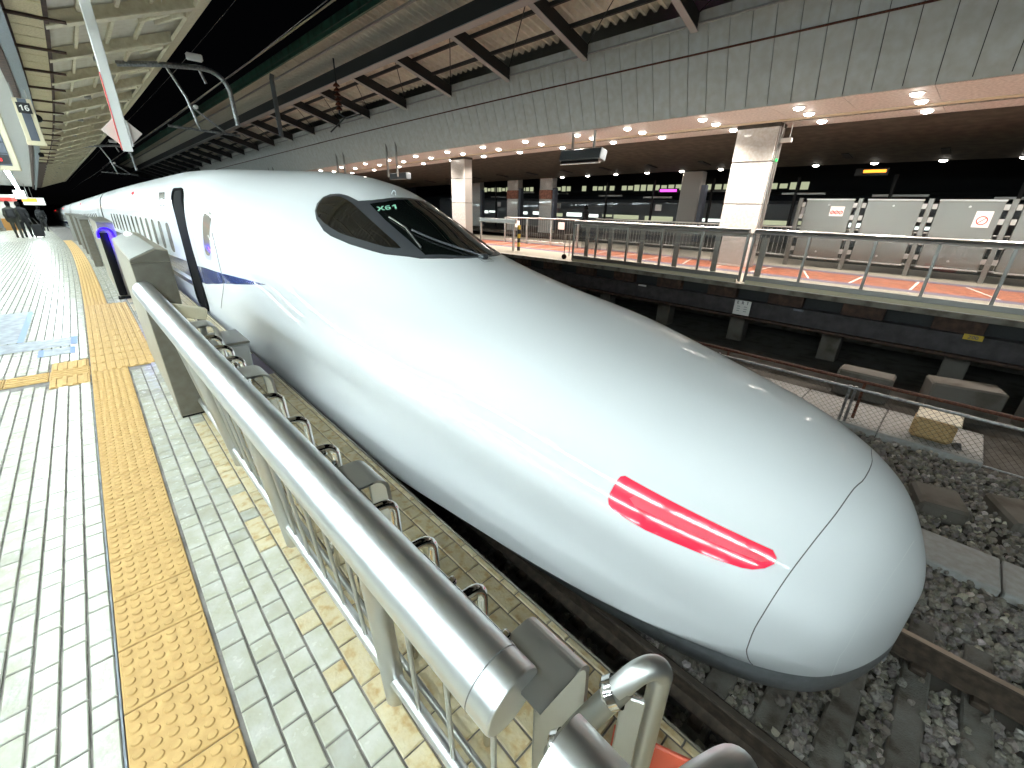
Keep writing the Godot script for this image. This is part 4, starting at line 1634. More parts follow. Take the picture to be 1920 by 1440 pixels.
# ---------------------------------------------------------------- the far platform
func far_platform() -> void:
	var zs := steps(8.0, -6.0, 4) + steps(-9.0, -80.0, 24)
	var g := Geo.new()
	sweep(g, [Vector2(11.3, -0.09), Vector2(19.6, -0.09), Vector2(19.6, 0.0), Vector2(11.3, 0.0)], zs)
	var root := structure("far_platform", g, M.far_tile)
	for b in [[13.55, 13.95, "far_purple"], [13.96, 15.9, "far_orange"], [15.95, 16.35, "far_purple"], [11.34, 11.42, "paint_line"]]:
		g = Geo.new()
		sweep(g, rect(b[0], 0.002, b[1], 0.005), zs, false)
		part("floor_band", g, M[b[2]], root)
	# pale joints across the orange band
	for i in 18:
		g = Geo.new()
		var z := 4.0 - 1.2 * i
		g.cbox(bend(Vector3(14.9, 0.007, z)), Vector3(1.9, 0.003, 0.05), 0.001, Basis(Vector3.UP, 0.0 if i % 3 else 0.3))
		part("floor_line", g, M.paint_line, root)
	g = Geo.new()
	sweep(g, rect(11.27, -0.10, 11.36, 0.004), zs)
	part("edge_stone", g, M.concrete, root)
	# steelwork under the edge
	for i in 26:
		var z := 6.0 - 1.45 * i
		box("edge_bracket", bend(Vector3(11.45, -0.24, z)), Vector3(0.16, 0.25, 0.72), M.rust, root, 0.01)
	g = Geo.new()
	sweep(g, rect(11.56, -0.5, 11.7, -0.1), zs)
	part("back_web", g, M.steel_black, root)
	g = Geo.new()
	sweep(g, [Vector2(11.22, -0.40), Vector2(11.5, -0.40), Vector2(11.5, -0.36), Vector2(11.22, -0.36)], zs)
	part("upper_flange", g, M.girder, root)
	g = Geo.new()
	sweep(g, rect(11.33, -0.74, 11.37, -0.40), zs)
	part("girder_web", g, M.girder, root)
	g = Geo.new()
	sweep(g, rect(11.18, -0.79, 11.52, -0.74), zs)
	part("lower_flange", g, M.rust, root)
	for i in 14:
		var z := 4.6 - 2.1 * i
		box("pier", bend(Vector3(12.1, -1.32, z)), Vector3(0.38, 1.10, 0.38), M.concrete_dark, root, 0.02)
	g = Geo.new()
	sweep(g, rect(14.2, -1.9, 14.5, -0.1), zs)
	part("rear_wall", g, M.concrete, root)
	g = Geo.new()
	sweep(g, rect(11.1, -1.9, 14.2, -1.55), zs)
	part("underfloor", g, M.soil, root)
	# notices on the girder
	var o := thing("notice_sheet", Vector3(11.17, -0.7, -3.52), "white notice sheet with faint grey letters on the dark girder", "notice")
	box("sheet", Vector3(11.165, -0.53, -3.52), Vector3(0.008, 0.35, 0.38), M.sign_white, o, 0.002)
	for i in 3:
		var tm := text_mesh(["E", "R", "T"][i], 0.0030)
		var t := put("letter", tm, M.seam, o)
		t.transform = Transform3D(Basis(Vector3(0, 1, 0), -PI / 2), Vector3(11.158, -0.41, -3.63 + 0.11 * i) - o.position)
	for i in 6:
		box("text_line", Vector3(11.159, -0.50 - 0.055 * (i / 2), -3.60 + 0.16 * (i % 2)), Vector3(0.003, 0.012, 0.07), M.mark_grey, o, 0.001)
	o = thing("yellow_plate", Vector3(11.17, -0.55, 0.45), "small yellow number plate on the far girder", "plate")
	box("plate", Vector3(11.168, -0.37, 0.44), Vector3(0.008, 0.10, 0.26), M.sign_yellow, o, 0.002)
	var tn := put("number", text_mesh("200", 0.0026), M.seam, o)
	tn.transform = Transform3D(Basis(Vector3(0, 1, 0), -PI / 2), Vector3(11.161, -0.37, 0.44) - o.position)
	for q in [[-6.3, 0.25], [-2.35, 0.2]]:
		o = thing("small_plate", Vector3(11.17, -0.5, q[0]), ["grey label plate on the girder under the first glass barrier", "tiny pale label plate on the girder beside the white notice"][0 if q[0] < -3 else 1], "plate", "label plates on the girder")
		box("plate", Vector3(11.205, -0.38, q[0]), Vector3(0.01, 0.045, q[1]), M.sign_white if q[0] < -3 else M.mark_grey, o, 0.002)
	# glass barriers along the edge
	barrier([-9.15, -8.25, -7.15, -6.05, -4.95, -3.85], "glazed steel barrier with double panes where the far platform edge begins", true)
	barrier([-3.72, -2.58, -1.42, -0.48, 0.48, 1.5, 2.6], "glazed steel barrier in front of the tall steel screens", false)
	# railing on the far platform with upright bars
	o = thing("barred_railing", Vector3(15.6, 0, -14), "steel railing with upright bars behind the end of the glass barrier", "railing")
	var z0 := -16.8
	var z1 := -12.2
	for y in [0.16, 1.18]:
		g = Geo.new()
		g.tube([bend(Vector3(15.6, y, z0)), bend(Vector3(15.6, y, (z0 + z1) / 2)), bend(Vector3(15.6, y, z1))], 0.03, 10)
		part("rail", g, M.steel_dull, o)
	for i in 4:
		var z := lerpf(z0, z1, i / 3.0)
		box("post", bend(Vector3(15.6, 0.6, z)), Vector3(0.08, 1.2, 0.08), M.steel_dull, o, 0.01)
	for i in 34:
		var z := lerpf(z0, z1, (i + 0.5) / 34.0)
		g = Geo.new()
		g.tube([bend(Vector3(15.6, 0.16, z)), bend(Vector3(15.6, 1.16, z))], 0.011, 6)
		part("bar", g, M.steel_dark, o)
	box("notice", bend(Vector3(15.54, 0.9, -13.1)), Vector3(0.01, 0.3, 0.36), M.sign_pink, o, 0.002)
	box("notice", bend(Vector3(15.54, 0.9, -15.9)), Vector3(0.01, 0.3, 0.36), M.sign_white, o, 0.002)
	o = thing("striped_post", bend(Vector3(12.4, 0, -12.6)), "yellow and black warning post at the end of the far platform", "post")
	for i in 6:
		box("band", bend(Vector3(12.4, 0.1 + 0.16 * i, -12.6)), Vector3(0.09, 0.158, 0.09), M.sign_yellow if i % 2 else M.sign_black, o, 0.004)
	o = thing("steel_hurdle", bend(Vector3(12.4, 0, -13.8)), "grey steel barrier frame beside the striped post", "barrier")
	box("top_bar", bend(Vector3(12.4, 1.12, -13.9)), Vector3(0.08, 0.16, 2.3), M.steel_dull, o, 0.01)
	for z in [-12.9, -14.9]:
		box("leg", bend(Vector3(12.4, 0.52, z)), Vector3(0.07, 1.04, 0.07), M.steel_dull, o, 0.006)
	o = thing("trolley", Vector3(11.75, 0, -9.6), "small wheeled steel trolley frame at the end of the glass barrier", "trolley")
	for x in [11.62, 11.88]:
		g = Geo.new()
		g.tube([Vector3(x, 0.08, -9.62), Vector3(x, 0.8, -9.62), Vector3(x, 0.8, -9.35)], 0.014, 8)
		part("frame", g, M.steel_dark, o)
	g = Geo.new()
	g.lathe([Vector2(0.0, -0.03), Vector2(0.085, -0.03), Vector2(0.085, 0.03), Vector2(0, 0.03)], Vector3(11.62, 0.085, -9.62), Vector3(1, 0, 0), 16)
	part("wheel", g, M.rubber, o)
	box("crossbar", Vector3(11.75, 0.42, -9.62), Vector3(0.26, 0.03, 0.03), M.steel_dark, o)
	# tall steel screens
	for i in 5:
		var z := -4.42 + 1.58 * i
		o = thing("screen_panel", Vector3(17.2, 0, z + 0.75), "%s tall stainless screen from the white column, behind the glass barrier" % nth(i), "screen panel", "stainless screens on the far platform")
		box("post", Vector3(17.2, 1.05, z + 0.02), Vector3(0.09, 2.1, 0.12), M.screen_steel, o, 0.008)
		box("sheet", Vector3(17.2, 1.18, z + 0.82), Vector3(0.03, 1.72, 1.26), M.screen_steel, o, 0.012)
		for y in [0.55, 0.95, 1.55, 1.9]:
			for s in [0.12, 1.5]:
				box("bracket", Vector3(17.19, y, z + s), Vector3(0.05, 0.14, 0.12), M.steel_dull, o, 0.006)
		box("top_edge", Vector3(17.18, 2.06, z + 0.82), Vector3(0.06, 0.05, 1.28), M.steel, o, 0.01)
		box("lower_edge", Vector3(17.18, 0.30, z + 0.82), Vector3(0.06, 0.04, 1.28), M.steel, o, 0.01)
		for q in [[0.82, 1.9], [0.82, 0.5]]:
			g = Geo.new()
			g.lathe([Vector2(0.03, 0), Vector2(0.025, 0.02), Vector2(0, 0.025)], Vector3(17.183, q[1], z + q[0]), Vector3(-1, 0, 0), 8)
			part("rivet", g, M.steel, o)
	var notes := [[-3.35, 1.72, 0.36, 0.28, "white notice with three red circles on the first steel screen", 3], [-0.12, 1.60, 0.32, 0.40, "white upright notice with one red circle on the third steel screen", 1]]
	for q in notes:
		o = thing("paper_notice", Vector3(17.17, q[1] - q[3] / 2, q[0]), q[4], "notice", "paper notices on the steel screens")
		box("sheet", Vector3(17.175, q[1], q[0]), Vector3(0.008, q[3], q[2]), M.sign_white, o, 0.002)
		for i in q[5]:
			g = Geo.new()
			var r: float = 0.045 if q[5] == 3 else 0.10
			var pts := []
			for k in 17:
				pts.append(Vector3(17.168, q[1] - 0.03 + r * sin(TAU * k / 16.0), q[0] + (i - (q[5] - 1) / 2.0) * 0.11 + r * cos(TAU * k / 16.0)))
			g.tube(pts, 0.011, 6, false)
			part("red_circle", g, M.sign_red, o)
			g = Geo.new()
			g.tube([pts[2], pts[10]], 0.009, 6)
			part("red_bar", g, M.sign_red, o)
	# columns
	for i in 3:
		var z := -5.4 - 14.3 * i
		var f := bend(Vector3(15.2, 0, z))
		o = thing("platform_column", f, ["broad white panelled column behind the glass barrier", "white panelled column above the train windscreen", "distant white panelled column behind the train roof"][i], "column", "columns of the far platform")
		for k in 3:
			var y0: float = [0.0, 1.86, 3.02][k]
			var y1: float = [1.85, 3.01, 4.0][k]
			box("panel", f + Vector3(-0.26, (y0 + y1) / 2, 0), Vector3(0.06, y1 - y0 - 0.012, 1.12), M.column_white, o, 0.012)
			box("side_panel", f + Vector3(0.0, (y0 + y1) / 2, 0.545), Vector3(0.46, y1 - y0 - 0.012, 0.05), M.column_grey, o, 0.008)
			box("side_panel", f + Vector3(0.0, (y0 + y1) / 2, -0.545), Vector3(0.46, y1 - y0 - 0.012, 0.05), M.column_grey, o, 0.008)
		box("core", f + Vector3(0.03, 2.0, 0), Vector3(0.5, 3.99, 1.02), M.seam, o, 0.01)
		box("collar", f + Vector3(-0.02, 3.94, 0), Vector3(0.58, 0.10, 1.18), M.soffit, o, 0.01)
		if i == 0:
			box("edge_trim", f + Vector3(-0.2, 2.0, 0.58), Vector3(0.04, 3.9, 0.02), M.steel, o, 0.004)
			box("sign_panel", f + Vector3(-0.05, 2.2, 0.60), Vector3(0.2, 3.0, 0.03), M.steel_dull, o, 0.006)
			box("exit_light", f + Vector3(-0.1, 3.05, 0.63), Vector3(0.12, 0.06, 0.02), M.led_green, o, 0.004)
			box("lamp_box", f + Vector3(-0.05, 3.55, 0.72), Vector3(0.12, 0.11, 0.34), M.sign_white, o, 0.01)
			for s in [0.60, 0.82]:
				g = Geo.new()
				g.tube([f + Vector3(-0.05, 3.6, s), f + Vector3(-0.05, 4.0, s)], 0.012, 6)
				part("hanger", g, M.steel, o)
	# hanging display under the ceiling edge
	var mz := -10.2
	o = thing("hanging_display", Vector3(12.95, 3.0, mz), "dark hanging departure display under the far ceiling", "display")
	box("case", bend(Vector3(12.95, 3.28, mz)), Vector3(0.34, 0.34, 1.75), M.beam_blue, o, 0.02, Basis(Vector3(0, 0, 1), -0.25))
	box("screen", bend(Vector3(12.80, 3.18, mz)), Vector3(0.02, 0.24, 1.6), M.sign_black, o, 0.004, Basis(Vector3(0, 0, 1), -0.25))
	box("lower_trim", bend(Vector3(12.82, 3.04, mz)), Vector3(0.05, 0.03, 1.7), M.steel, o, 0.006)
	for s in [-0.45, 0.45]:
		box("hanger", bend(Vector3(12.95, 3.75, mz + s)), Vector3(0.07, 0.62, 0.07), M.steel_dark, o, 0.006)


func text_mesh(s: String, px: float) -> TextMesh:
	var f := SystemFont.new()
	f.font_names = PackedStringArray(["Droid Sans"])
	f.font_weight = 700
	var tm := TextMesh.new()
	tm.text = s
	tm.font = f
	tm.font_size = 32
	tm.pixel_size = px
	tm.depth = 0.002
	return tm


func barrier(zs: Array, label: String, double: bool) -> void:
	var o := thing("glass_barrier", Vector3(11.5, 0, (zs[0] + zs[-1]) / 2), label, "barrier", "glass barriers on the far platform edge")
	var z0: float = zs[0]
	var z1: float = zs[-1]
	var g := Geo.new()
	sweep(g, [Vector2(11.44, 1.16), Vector2(11.58, 1.16), Vector2(11.60, 1.20), Vector2(11.58, 1.25), Vector2(11.52, 1.275), Vector2(11.46, 1.255), Vector2(11.43, 1.20)], [z0, (z0 + z1) / 2, z1])
	part("top_rail", g, M.steel, o)
	g = Geo.new()
	sweep(g, rect(11.45, 0.09, 11.55, 0.19), [z0, (z0 + z1) / 2, z1])
	part("bottom_rail", g, M.steel_dark, o)
	g = Geo.new()
	sweep(g, rect(11.42, 0.006, 11.50, 0.085), [z0 + 0.05, (z0 + z1) / 2, z1 - 0.05])
	part("sill", g, M.sign_cream, o)
	for z in zs:
		box("post", bend(Vector3(11.5, 0.6, z)), Vector3(0.06, 1.14, 0.055), M.steel_dark, o, 0.006)
	for i in zs.size() - 1:
		var a: float = zs[i]
		var b: float = zs[i + 1]
		box("pane", bend(Vector3(11.5, 0.675, (a + b) / 2)), Vector3(0.008, 0.955, absf(b - a) - 0.07), M.glass_smoke, o, 0.001)
	if double:
		# the housing behind the panes, with solid lower panels
		g = Geo.new()
		sweep(g, rect(11.80, 1.06, 11.90, 1.16), [z0, (z0 + z1) / 2, z1])
		part("rear_rail", g, M.steel_dark, o)
		for z in zs:
			box("rear_post", bend(Vector3(11.85, 0.54, z + 0.28)), Vector3(0.05, 1.06, 0.14), M.steel_dark, o, 0.006)
		for i in zs.size() - 1:
			box("rear_pane", bend(Vector3(11.85, 0.72, (zs[i] + zs[i + 1]) / 2)), Vector3(0.008, 0.66, 0.8), M.glass_smoke, o, 0.001)


# ---------------------------------------------------------------- roof over the far platform
func far_roof() -> void:
	var root := Node3D.new()
	root.name = numbered("far_roof")
	add_child(root)
	tag(root, "grey far platform roof with panelled fascia, dark ribs and corrugated eaves", "roof", "", "structure")
	var zs := steps(8.0, -6.0, 6) + steps(-8.0, -90.0, 41)
	# fascia panels leaning out at the top, one by one
	var a0 := Vector2(12.67, 4.0)
	var a1 := Vector2(12.03, 5.8)
	for i in 130:
		var z := 7.5 - 0.5 * i
		for h in [[0.0, 0.69, 0.0], [0.70, 1.0, 0.0]]:
			var g := Geo.new()
			var p := a0.lerp(a1, h[0])
			var q := a0.lerp(a1, h[1])
			var th := Vector2(0.03, 0.011)
			sweep(g, [p, q, q + th, p + th], [z - 0.008, z - 0.492])
			part("fascia_panel", g, M.fascia, root)
	var g := Geo.new()
	sweep(g, [a0 + Vector2(0.035, 0.0), a1 + Vector2(0.035, 0.0), a1 + Vector2(0.06, 0.0), a0 + Vector2(0.06, 0.0)], zs)
	part("fascia_backing", g, M.steel_black, root)
	# brown rain rail on the fascia
	var rr := a0.lerp(a1, 0.692)
	g = Geo.new()
	var pts := []
	for z in zs:
		pts.append(bend(Vector3(rr.x - 0.03, rr.y, z)))
	g.tube(pts, 0.022, 6)
	part("rain_rail", g, M.bronze, root)
	# upper set-back panels
	for i in 65:
		var z := 7.5 - 1.0 * i
		g = Geo.new()
		sweep(g, [Vector2(12.05, 5.8), Vector2(11.99, 6.05), Vector2(12.03, 6.05), Vector2(12.09, 5.8)], [z - 0.006, z - 0.994])
		part("upper_panel", g, M.fascia, root)
	g = Geo.new()
	sweep(g, rect(11.96, 5.79, 12.06, 5.83), zs)
	part("drip_edge", g, M.flange, root)
	# main beam
	g = Geo.new()
	sweep(g, rect(9.34, 6.38, 9.5, 6.84), zs)
	part("main_beam", g, M.steel_black, root)
	g = Geo.new()
	sweep(g, rect(9.26, 6.35, 9.58, 6.378), zs)
	part("beam_flange", g, M.flange, root)
	# ribs
	for i in 26:
		var z := 6.9 - 3.3 * i
		g = Geo.new()
		var p := Vector3(9.5, 6.40, z)
		var q := Vector3(11.98, 5.66, z)
		for e in [[-0.06, 0.0, 0.06, 0.36]]:
			var c := [Vector3(0, e[1], e[0]), Vector3(0, e[1], e[2]), Vector3(0, e[3], e[2]), Vector3(0, e[3], e[0])]
			for k in 4:
				var l := (k + 1) % 4
				g.quad(bend(p + c[k]), bend(q + c[k]), bend(q + c[l]), bend(p + c[l]), c[k] + c[l] - Vector3(0, 0.36, 0))
			g.quad(bend(q + c[0]), bend(q + c[1]), bend(q + c[2]), bend(q + c[3]), Vector3.RIGHT)
		part("rib", g, M.steel_black, root)
		g = Geo.new()
		g.quad(bend(p + Vector3(0, -0.02, -0.09)), bend(q + Vector3(0, -0.02, -0.09)), bend(q + Vector3(0, -0.02, 0.09)), bend(p + Vector3(0, -0.02, 0.09)), Vector3.DOWN)
		g.quad(bend(p + Vector3(0, 0.0, -0.09)), bend(q + Vector3(0, 0.0, -0.09)), bend(q + Vector3(0, 0.0, 0.09)), bend(p + Vector3(0, 0.0, 0.09)), Vector3.UP)
		g.quad(bend(p + Vector3(0, 0.0, 0.09)), bend(q + Vector3(0, 0.0, 0.09)), bend(q + Vector3(0, -0.02, 0.09)), bend(p + Vector3(0, -0.02, 0.09)), Vector3(0, 0, 1))
		part("rib_flange", g, M.flange, root)
		# bracing rods in each bay
		g = Geo.new()
		g.tube([bend(Vector3(9.6, 6.55, z - 0.1)), bend(Vector3(11.9, 6.0, z - 3.2))], 0.014, 6)
		part("brace", g, M.steel_black, root)
		for x in [10.3, 11.15]:
			g = Geo.new()
			var y: float = 6.76 - 0.298 * (x - 9.5)
			sweep(g, rect(x - 0.04, y - 0.06, x + 0.04, y + 0.04), [z, z - 1.65, z - 3.3])
			part("purlin", g, M.steel_black, root)
		# corrugated sheets, inner slope and eaves
		for half in 2:
			g = Geo.new()
			var x0: float = [9.42, 7.98][half]
			var x1: float = [12.0, 9.42][half]
			var n := 11
			for j in n * 4:
				var za := z - 3.3 * j / (n * 4.0)
				var zb := z - 3.3 * (j + 1) / (n * 4.0)
				var ha: float = [0.0, 0.11, 0.11, 0.0][j % 4]
				var hb: float = [0.0, 0.11, 0.11, 0.0][(j + 1) % 4]
				var f0 := 6.92 - 0.24 * (x0 - 9.42)
				var f1 := 6.92 - 0.24 * (x1 - 9.42)
				g.quad(bend(Vector3(x0, f0 + ha, za)), bend(Vector3(x1, f1 + ha, za)), bend(Vector3(x1, f1 + hb, zb)), bend(Vector3(x0, f0 + hb, zb)), Vector3.DOWN)
			part("roof_sheet", g, M.roof_sheet, root)
	# eaves: stiffener, green edge and pipe
	g = Geo.new()
	sweep(g, rect(8.5, 7.02, 8.56, 7.08), zs)
	part("eaves_batten", g, M.flange, root)
	g = Geo.new()
	sweep(g, [Vector2(7.94, 7.06), Vector2(8.02, 7.06), Vector2(8.02, 7.48), Vector2(7.94, 7.48)], zs)
	part("green_edge", g, M.green, root)
	g = Geo.new()
	pts = []
	for z in zs:
		pts.append(bend(Vector3(7.6, 7.56, z)))
	g.tube(pts, 0.03, 6)
	part("edge_pipe", g, M.roof_cream, root)
	# roof skin above
	g = Geo.new()
	sweep(g, [Vector2(7.98, 7.40), Vector2(12.1, 6.42), Vector2(19.5, 6.42), Vector2(19.5, 6.5), Vector2(12.1, 6.5), Vector2(7.98, 7.48)], zs)
	part("roof_skin", g, M.steel_dark, root)
	# the lit ceiling behind the fascia: panels, slot, back band
	for i in 46:
		var z := 7.5 - 1.5 * i
		g = Geo.new()
		sweep(g, rect(12.68, 4.0, 14.62, 4.05), [z - 0.004, z - 1.496])
		part("ceiling_panel", g, M.ceiling_pink, root)
		g = Geo.new()
		sweep(g, rect(15.06, 3.99, 16.0, 4.04), [z - 0.004, z - 1.496])
		part("ceiling_panel", g, M.ceiling_pink, root)
	g = Geo.new()
	sweep(g, rect(14.62, 3.985, 14.86, 4.03), zs)
	part("ceiling_band", g, M.sign_cream, root)
	g = Geo.new()
	sweep(g, rect(14.86, 4.12, 15.06, 4.16), zs)
	part("ceiling_slot", g, M.steel_black, root)
	# brown soffit beyond, falling away
	g = Geo.new()
	sweep(g, [Vector2(16.0, 4.0), Vector2(22.4, 3.46), Vector2(22.4, 3.52), Vector2(16.0, 4.06)], zs)
	part("soffit", g, M.soffit, root)
	for i in 14:
		var z := 1.0 - 2.6 * i
		box("soffit_vent", bend(Vector3(20.6, 3.585, z)), Vector3(0.9, 0.03, 0.22), M.steel_black, root, 0.004, Basis(Vector3(0, 0, 1), -0.084))
	# downlights: three rows
	var dz := [2.8, 0.5, -1.8, -3.95, -6.3, -8.7, -10.7, -13.2, -15.7, -18.2, -20.8, -23.4, -26.0, -29.0, -32.0]
	for k in 3:
		var x: float = [13.2, 14.1, 15.4][k]
		for i in dz.size():
			downlight(bend(Vector3(x, 3.995, dz[i])), "%s downlight from the nose end in the %s row of the far ceiling" % [nth(i), ["outer", "middle", "inner"][k]], "downlights in the far ceiling", 5.0)
	for i in 12:
		downlight(bend(Vector3(22.2, 3.47, 2.1 - 1.9 * i)), "%s lamp along the lower edge of the brown soffit" % nth(i), "lamps along the brown soffit", 0.7)


func downlight(p: Vector3, label: String, group: String, power: float) -> void:
	var o := thing("downlight", p, label, "downlight", group)
	var g := Geo.new()
	g.lathe([Vector2(0.0, 0.0), Vector2(0.135, 0.0), Vector2(0.14, -0.015), Vector2(0.115, -0.02)], Vector3.ZERO, Vector3.UP, 14)
	put("rim", g, M.sign_white, o)
	g = Geo.new()
	g.lathe([Vector2(0.115, -0.012), Vector2(0.10, -0.05), Vector2(0.05, -0.07), Vector2(0.0, -0.075)], Vector3.ZERO, Vector3.UP, 14)
	put("lamp_lens", g, M.spot_glow, o)
	var l := SpotLight3D.new()
	l.name = "lamp_light"
	l.light_color = Color(1.0, 0.95, 0.90)
	l.light_energy = power
	l.light_size = 0.07
	l.spot_angle = 72.0
	l.spot_angle_attenuation = 0.6
	l.spot_range = 14.0
	l.shadow_enabled = true
	o.add_child(l)
	l.position = Vector3(0, -0.085, 0)
	l.rotation = Vector3(-PI / 2, 0, 0)


# ---------------------------------------------------------------- what lies beyond the far platform
func beyond() -> void:
	var g := Geo.new()
	g.cbox(Vector3(29, -0.1, -14), Vector3(13.5, 0.2, 60), 0.01)
	structure("distant_platform", g, M.concrete_dark)
	var cols := [[22.4, -10.6, 1.0], [23.0, -20.8, 1.1], [23.0, -24.0, 1.1], [24.5, -30.0, 1.0]]
	for i in cols.size():
		var c: Array = cols[i]
		var o := thing("distant_column", Vector3(c[0], 0, c[1]), ["grey column under the brown soffit beside the broad white column", "white column with orange band behind the barred railing", "pale column with dark signboard behind the barred railing", "thin far column near the windscreen"][i], "column", "columns of the distant platform")
		box("shaft", Vector3(c[0], 1.7, c[1]), Vector3(0.5, 3.4, c[2]), M.column_grey if i == 0 else M.column_white, o, 0.03)
		box("side_board", Vector3(c[0] - 0.05, 1.5, c[1] + c[2] * 0.62), Vector3(0.3, 2.6, 0.22), M.sign_slate, o, 0.01)
		if i == 1 or i == 2:
			box("orange_band", Vector3(c[0] - 0.01, 2.4, c[1]), Vector3(0.52, 0.55, c[2] + 0.02), M.far_orange, o, 0.01)
	# a train standing on the other side, its windows lit
	var t := thing("distant_train", Vector3(31, -1, -18), "distant dark train with a row of lit windows", "train")
	box("body", Vector3(31.5, 0.7, -18), Vector3(2.8, 3.2, 52), M.paint_grey, t, 0.2)
	var wz := -1.0
	while wz > -42.0:
		var wl := rng.randf_range(0.35, 2.2)
		if rng.randf() < 0.75:
			box("lit_window", Vector3(30.09, 1.08 + rng.randf_range(-0.05, 0.05), wz - wl / 2), Vector3(0.03, rng.randf_range(0.14, 0.3), wl), M.window_glow if rng.randf() < 0.6 else M.pane_glow, t, 0.01)
		wz -= wl + rng.randf_range(0.15, 0.9)
	# a building behind with a band of lit panes
	t = thing("distant_building", Vector3(37, 0, -25), "dark station building with a long row of small lit panes", "building")
	box("wall", Vector3(38, 2.6, -25), Vector3(2, 6.0, 70), M.tower, t, 0.05)
	for i in 60:
		if rng.randf() < 0.8:
			box("lit_pane", Vector3(36.98, 3.42, -9.5 - 0.66 * i), Vector3(0.03, rng.randf_range(0.3, 0.5), 0.5), M.pane_glow, t, 0.01)
	box("ledge", Vector3(36.7, 2.9, -25), Vector3(0.6, 0.25, 60), M.steel_black, t, 0.02)
	for i in 9:
		var q := Vector3(24.0 + 0.5 * (i % 3), 0, 0.5 - 3.6 * i)
		t = thing("distant_pole", q, "%s thin dark pole on the distant platform counted from the nose end" % nth(i), "pole", "poles on the distant platform")
		box("shaft", q + Vector3(0, 1.6, 0), Vector3(0.12, 3.2, 0.12), M.steel_black, t, 0.01)
		box("cross_arm", q + Vector3(0, 2.3 + 0.1 * (i % 4), 0.3), Vector3(0.1, 0.1, 1.8), M.steel_dark, t, 0.01)
		if i % 2 == 0:
			box("sign_board", q + Vector3(-0.1, 1.75, 0.5), Vector3(0.04, 0.34, 0.4), M.sign_white, t, 0.01)
	t = thing("led_sign", Vector3(26, 2.6, -13.8), "small glowing magenta display under the distant roof", "display")
	box("case", Vector3(26.06, 2.72, -13.8), Vector3(0.1, 0.24, 1.3), M.sign_black, t, 0.01)
	box("display_light", Vector3(26.0, 2.72, -13.8), Vector3(0.02, 0.12, 1.05), M.led_magenta, t, 0.004)
	t = thing("led_sign", Vector3(24, 3.2, -3.9), "small amber display in the dark behind the steel screens", "display")
	box("case", Vector3(24.06, 3.28, -3.9), Vector3(0.1, 0.28, 1.1), M.sign_black, t, 0.01)
	box("display_light", Vector3(24.0, 3.30, -3.8), Vector3(0.02, 0.11, 0.75), M.led_amber, t, 0.004)
	t = thing("distant_railing", Vector3(19.4, 0, -8), "pale steel railing with bars on the rear edge of the far platform", "railing")
	for y in [0.15, 1.15]:
		g = Geo.new()
		g.tube([Vector3(19.4, y, 4.0), Vector3(19.4, y, -6), Vector3(19.3, y - 0.02, -14)], 0.03, 8)
		part("rail", g, M.steel_dull, t)
	for i in 110:
		g = Geo.new()
		g.tube([Vector3(19.4, 0.1, 3.9 - 0.16 * i), Vector3(19.4, 1.15, 3.9 - 0.16 * i)], 0.012, 5)
		part("bar", g, M.steel_dull, t)
	# a person waiting far behind the barrier
	person(Vector3(20.5, 0, -15.6), 0.9, "person in dark clothes standing far behind the glass barrier", M.cloth_black, false)
	for i in 3:
		var z: float = [-21.9, -27.6, -39.0][i]
		t = thing("hanging_display", bend(Vector3(12.9, 3.0, z)), ["hanging display half hidden behind the train roof, nearest the windscreen", "hanging display behind the train roof, second from the windscreen", "hanging display behind the train roof, farthest along"][i], "display", "hanging displays behind the train")
		box("case", bend(Vector3(12.9, 3.1, z)), Vector3(0.3, 0.3, 1.7), M.beam_blue, t, 0.02)
		for s in [-0.45, 0.45]:
			box("hanger", bend(Vector3(12.5, 4.0, z + s)), Vector3(0.08, 1.9, 0.08), M.steel_dark, t, 0.006)


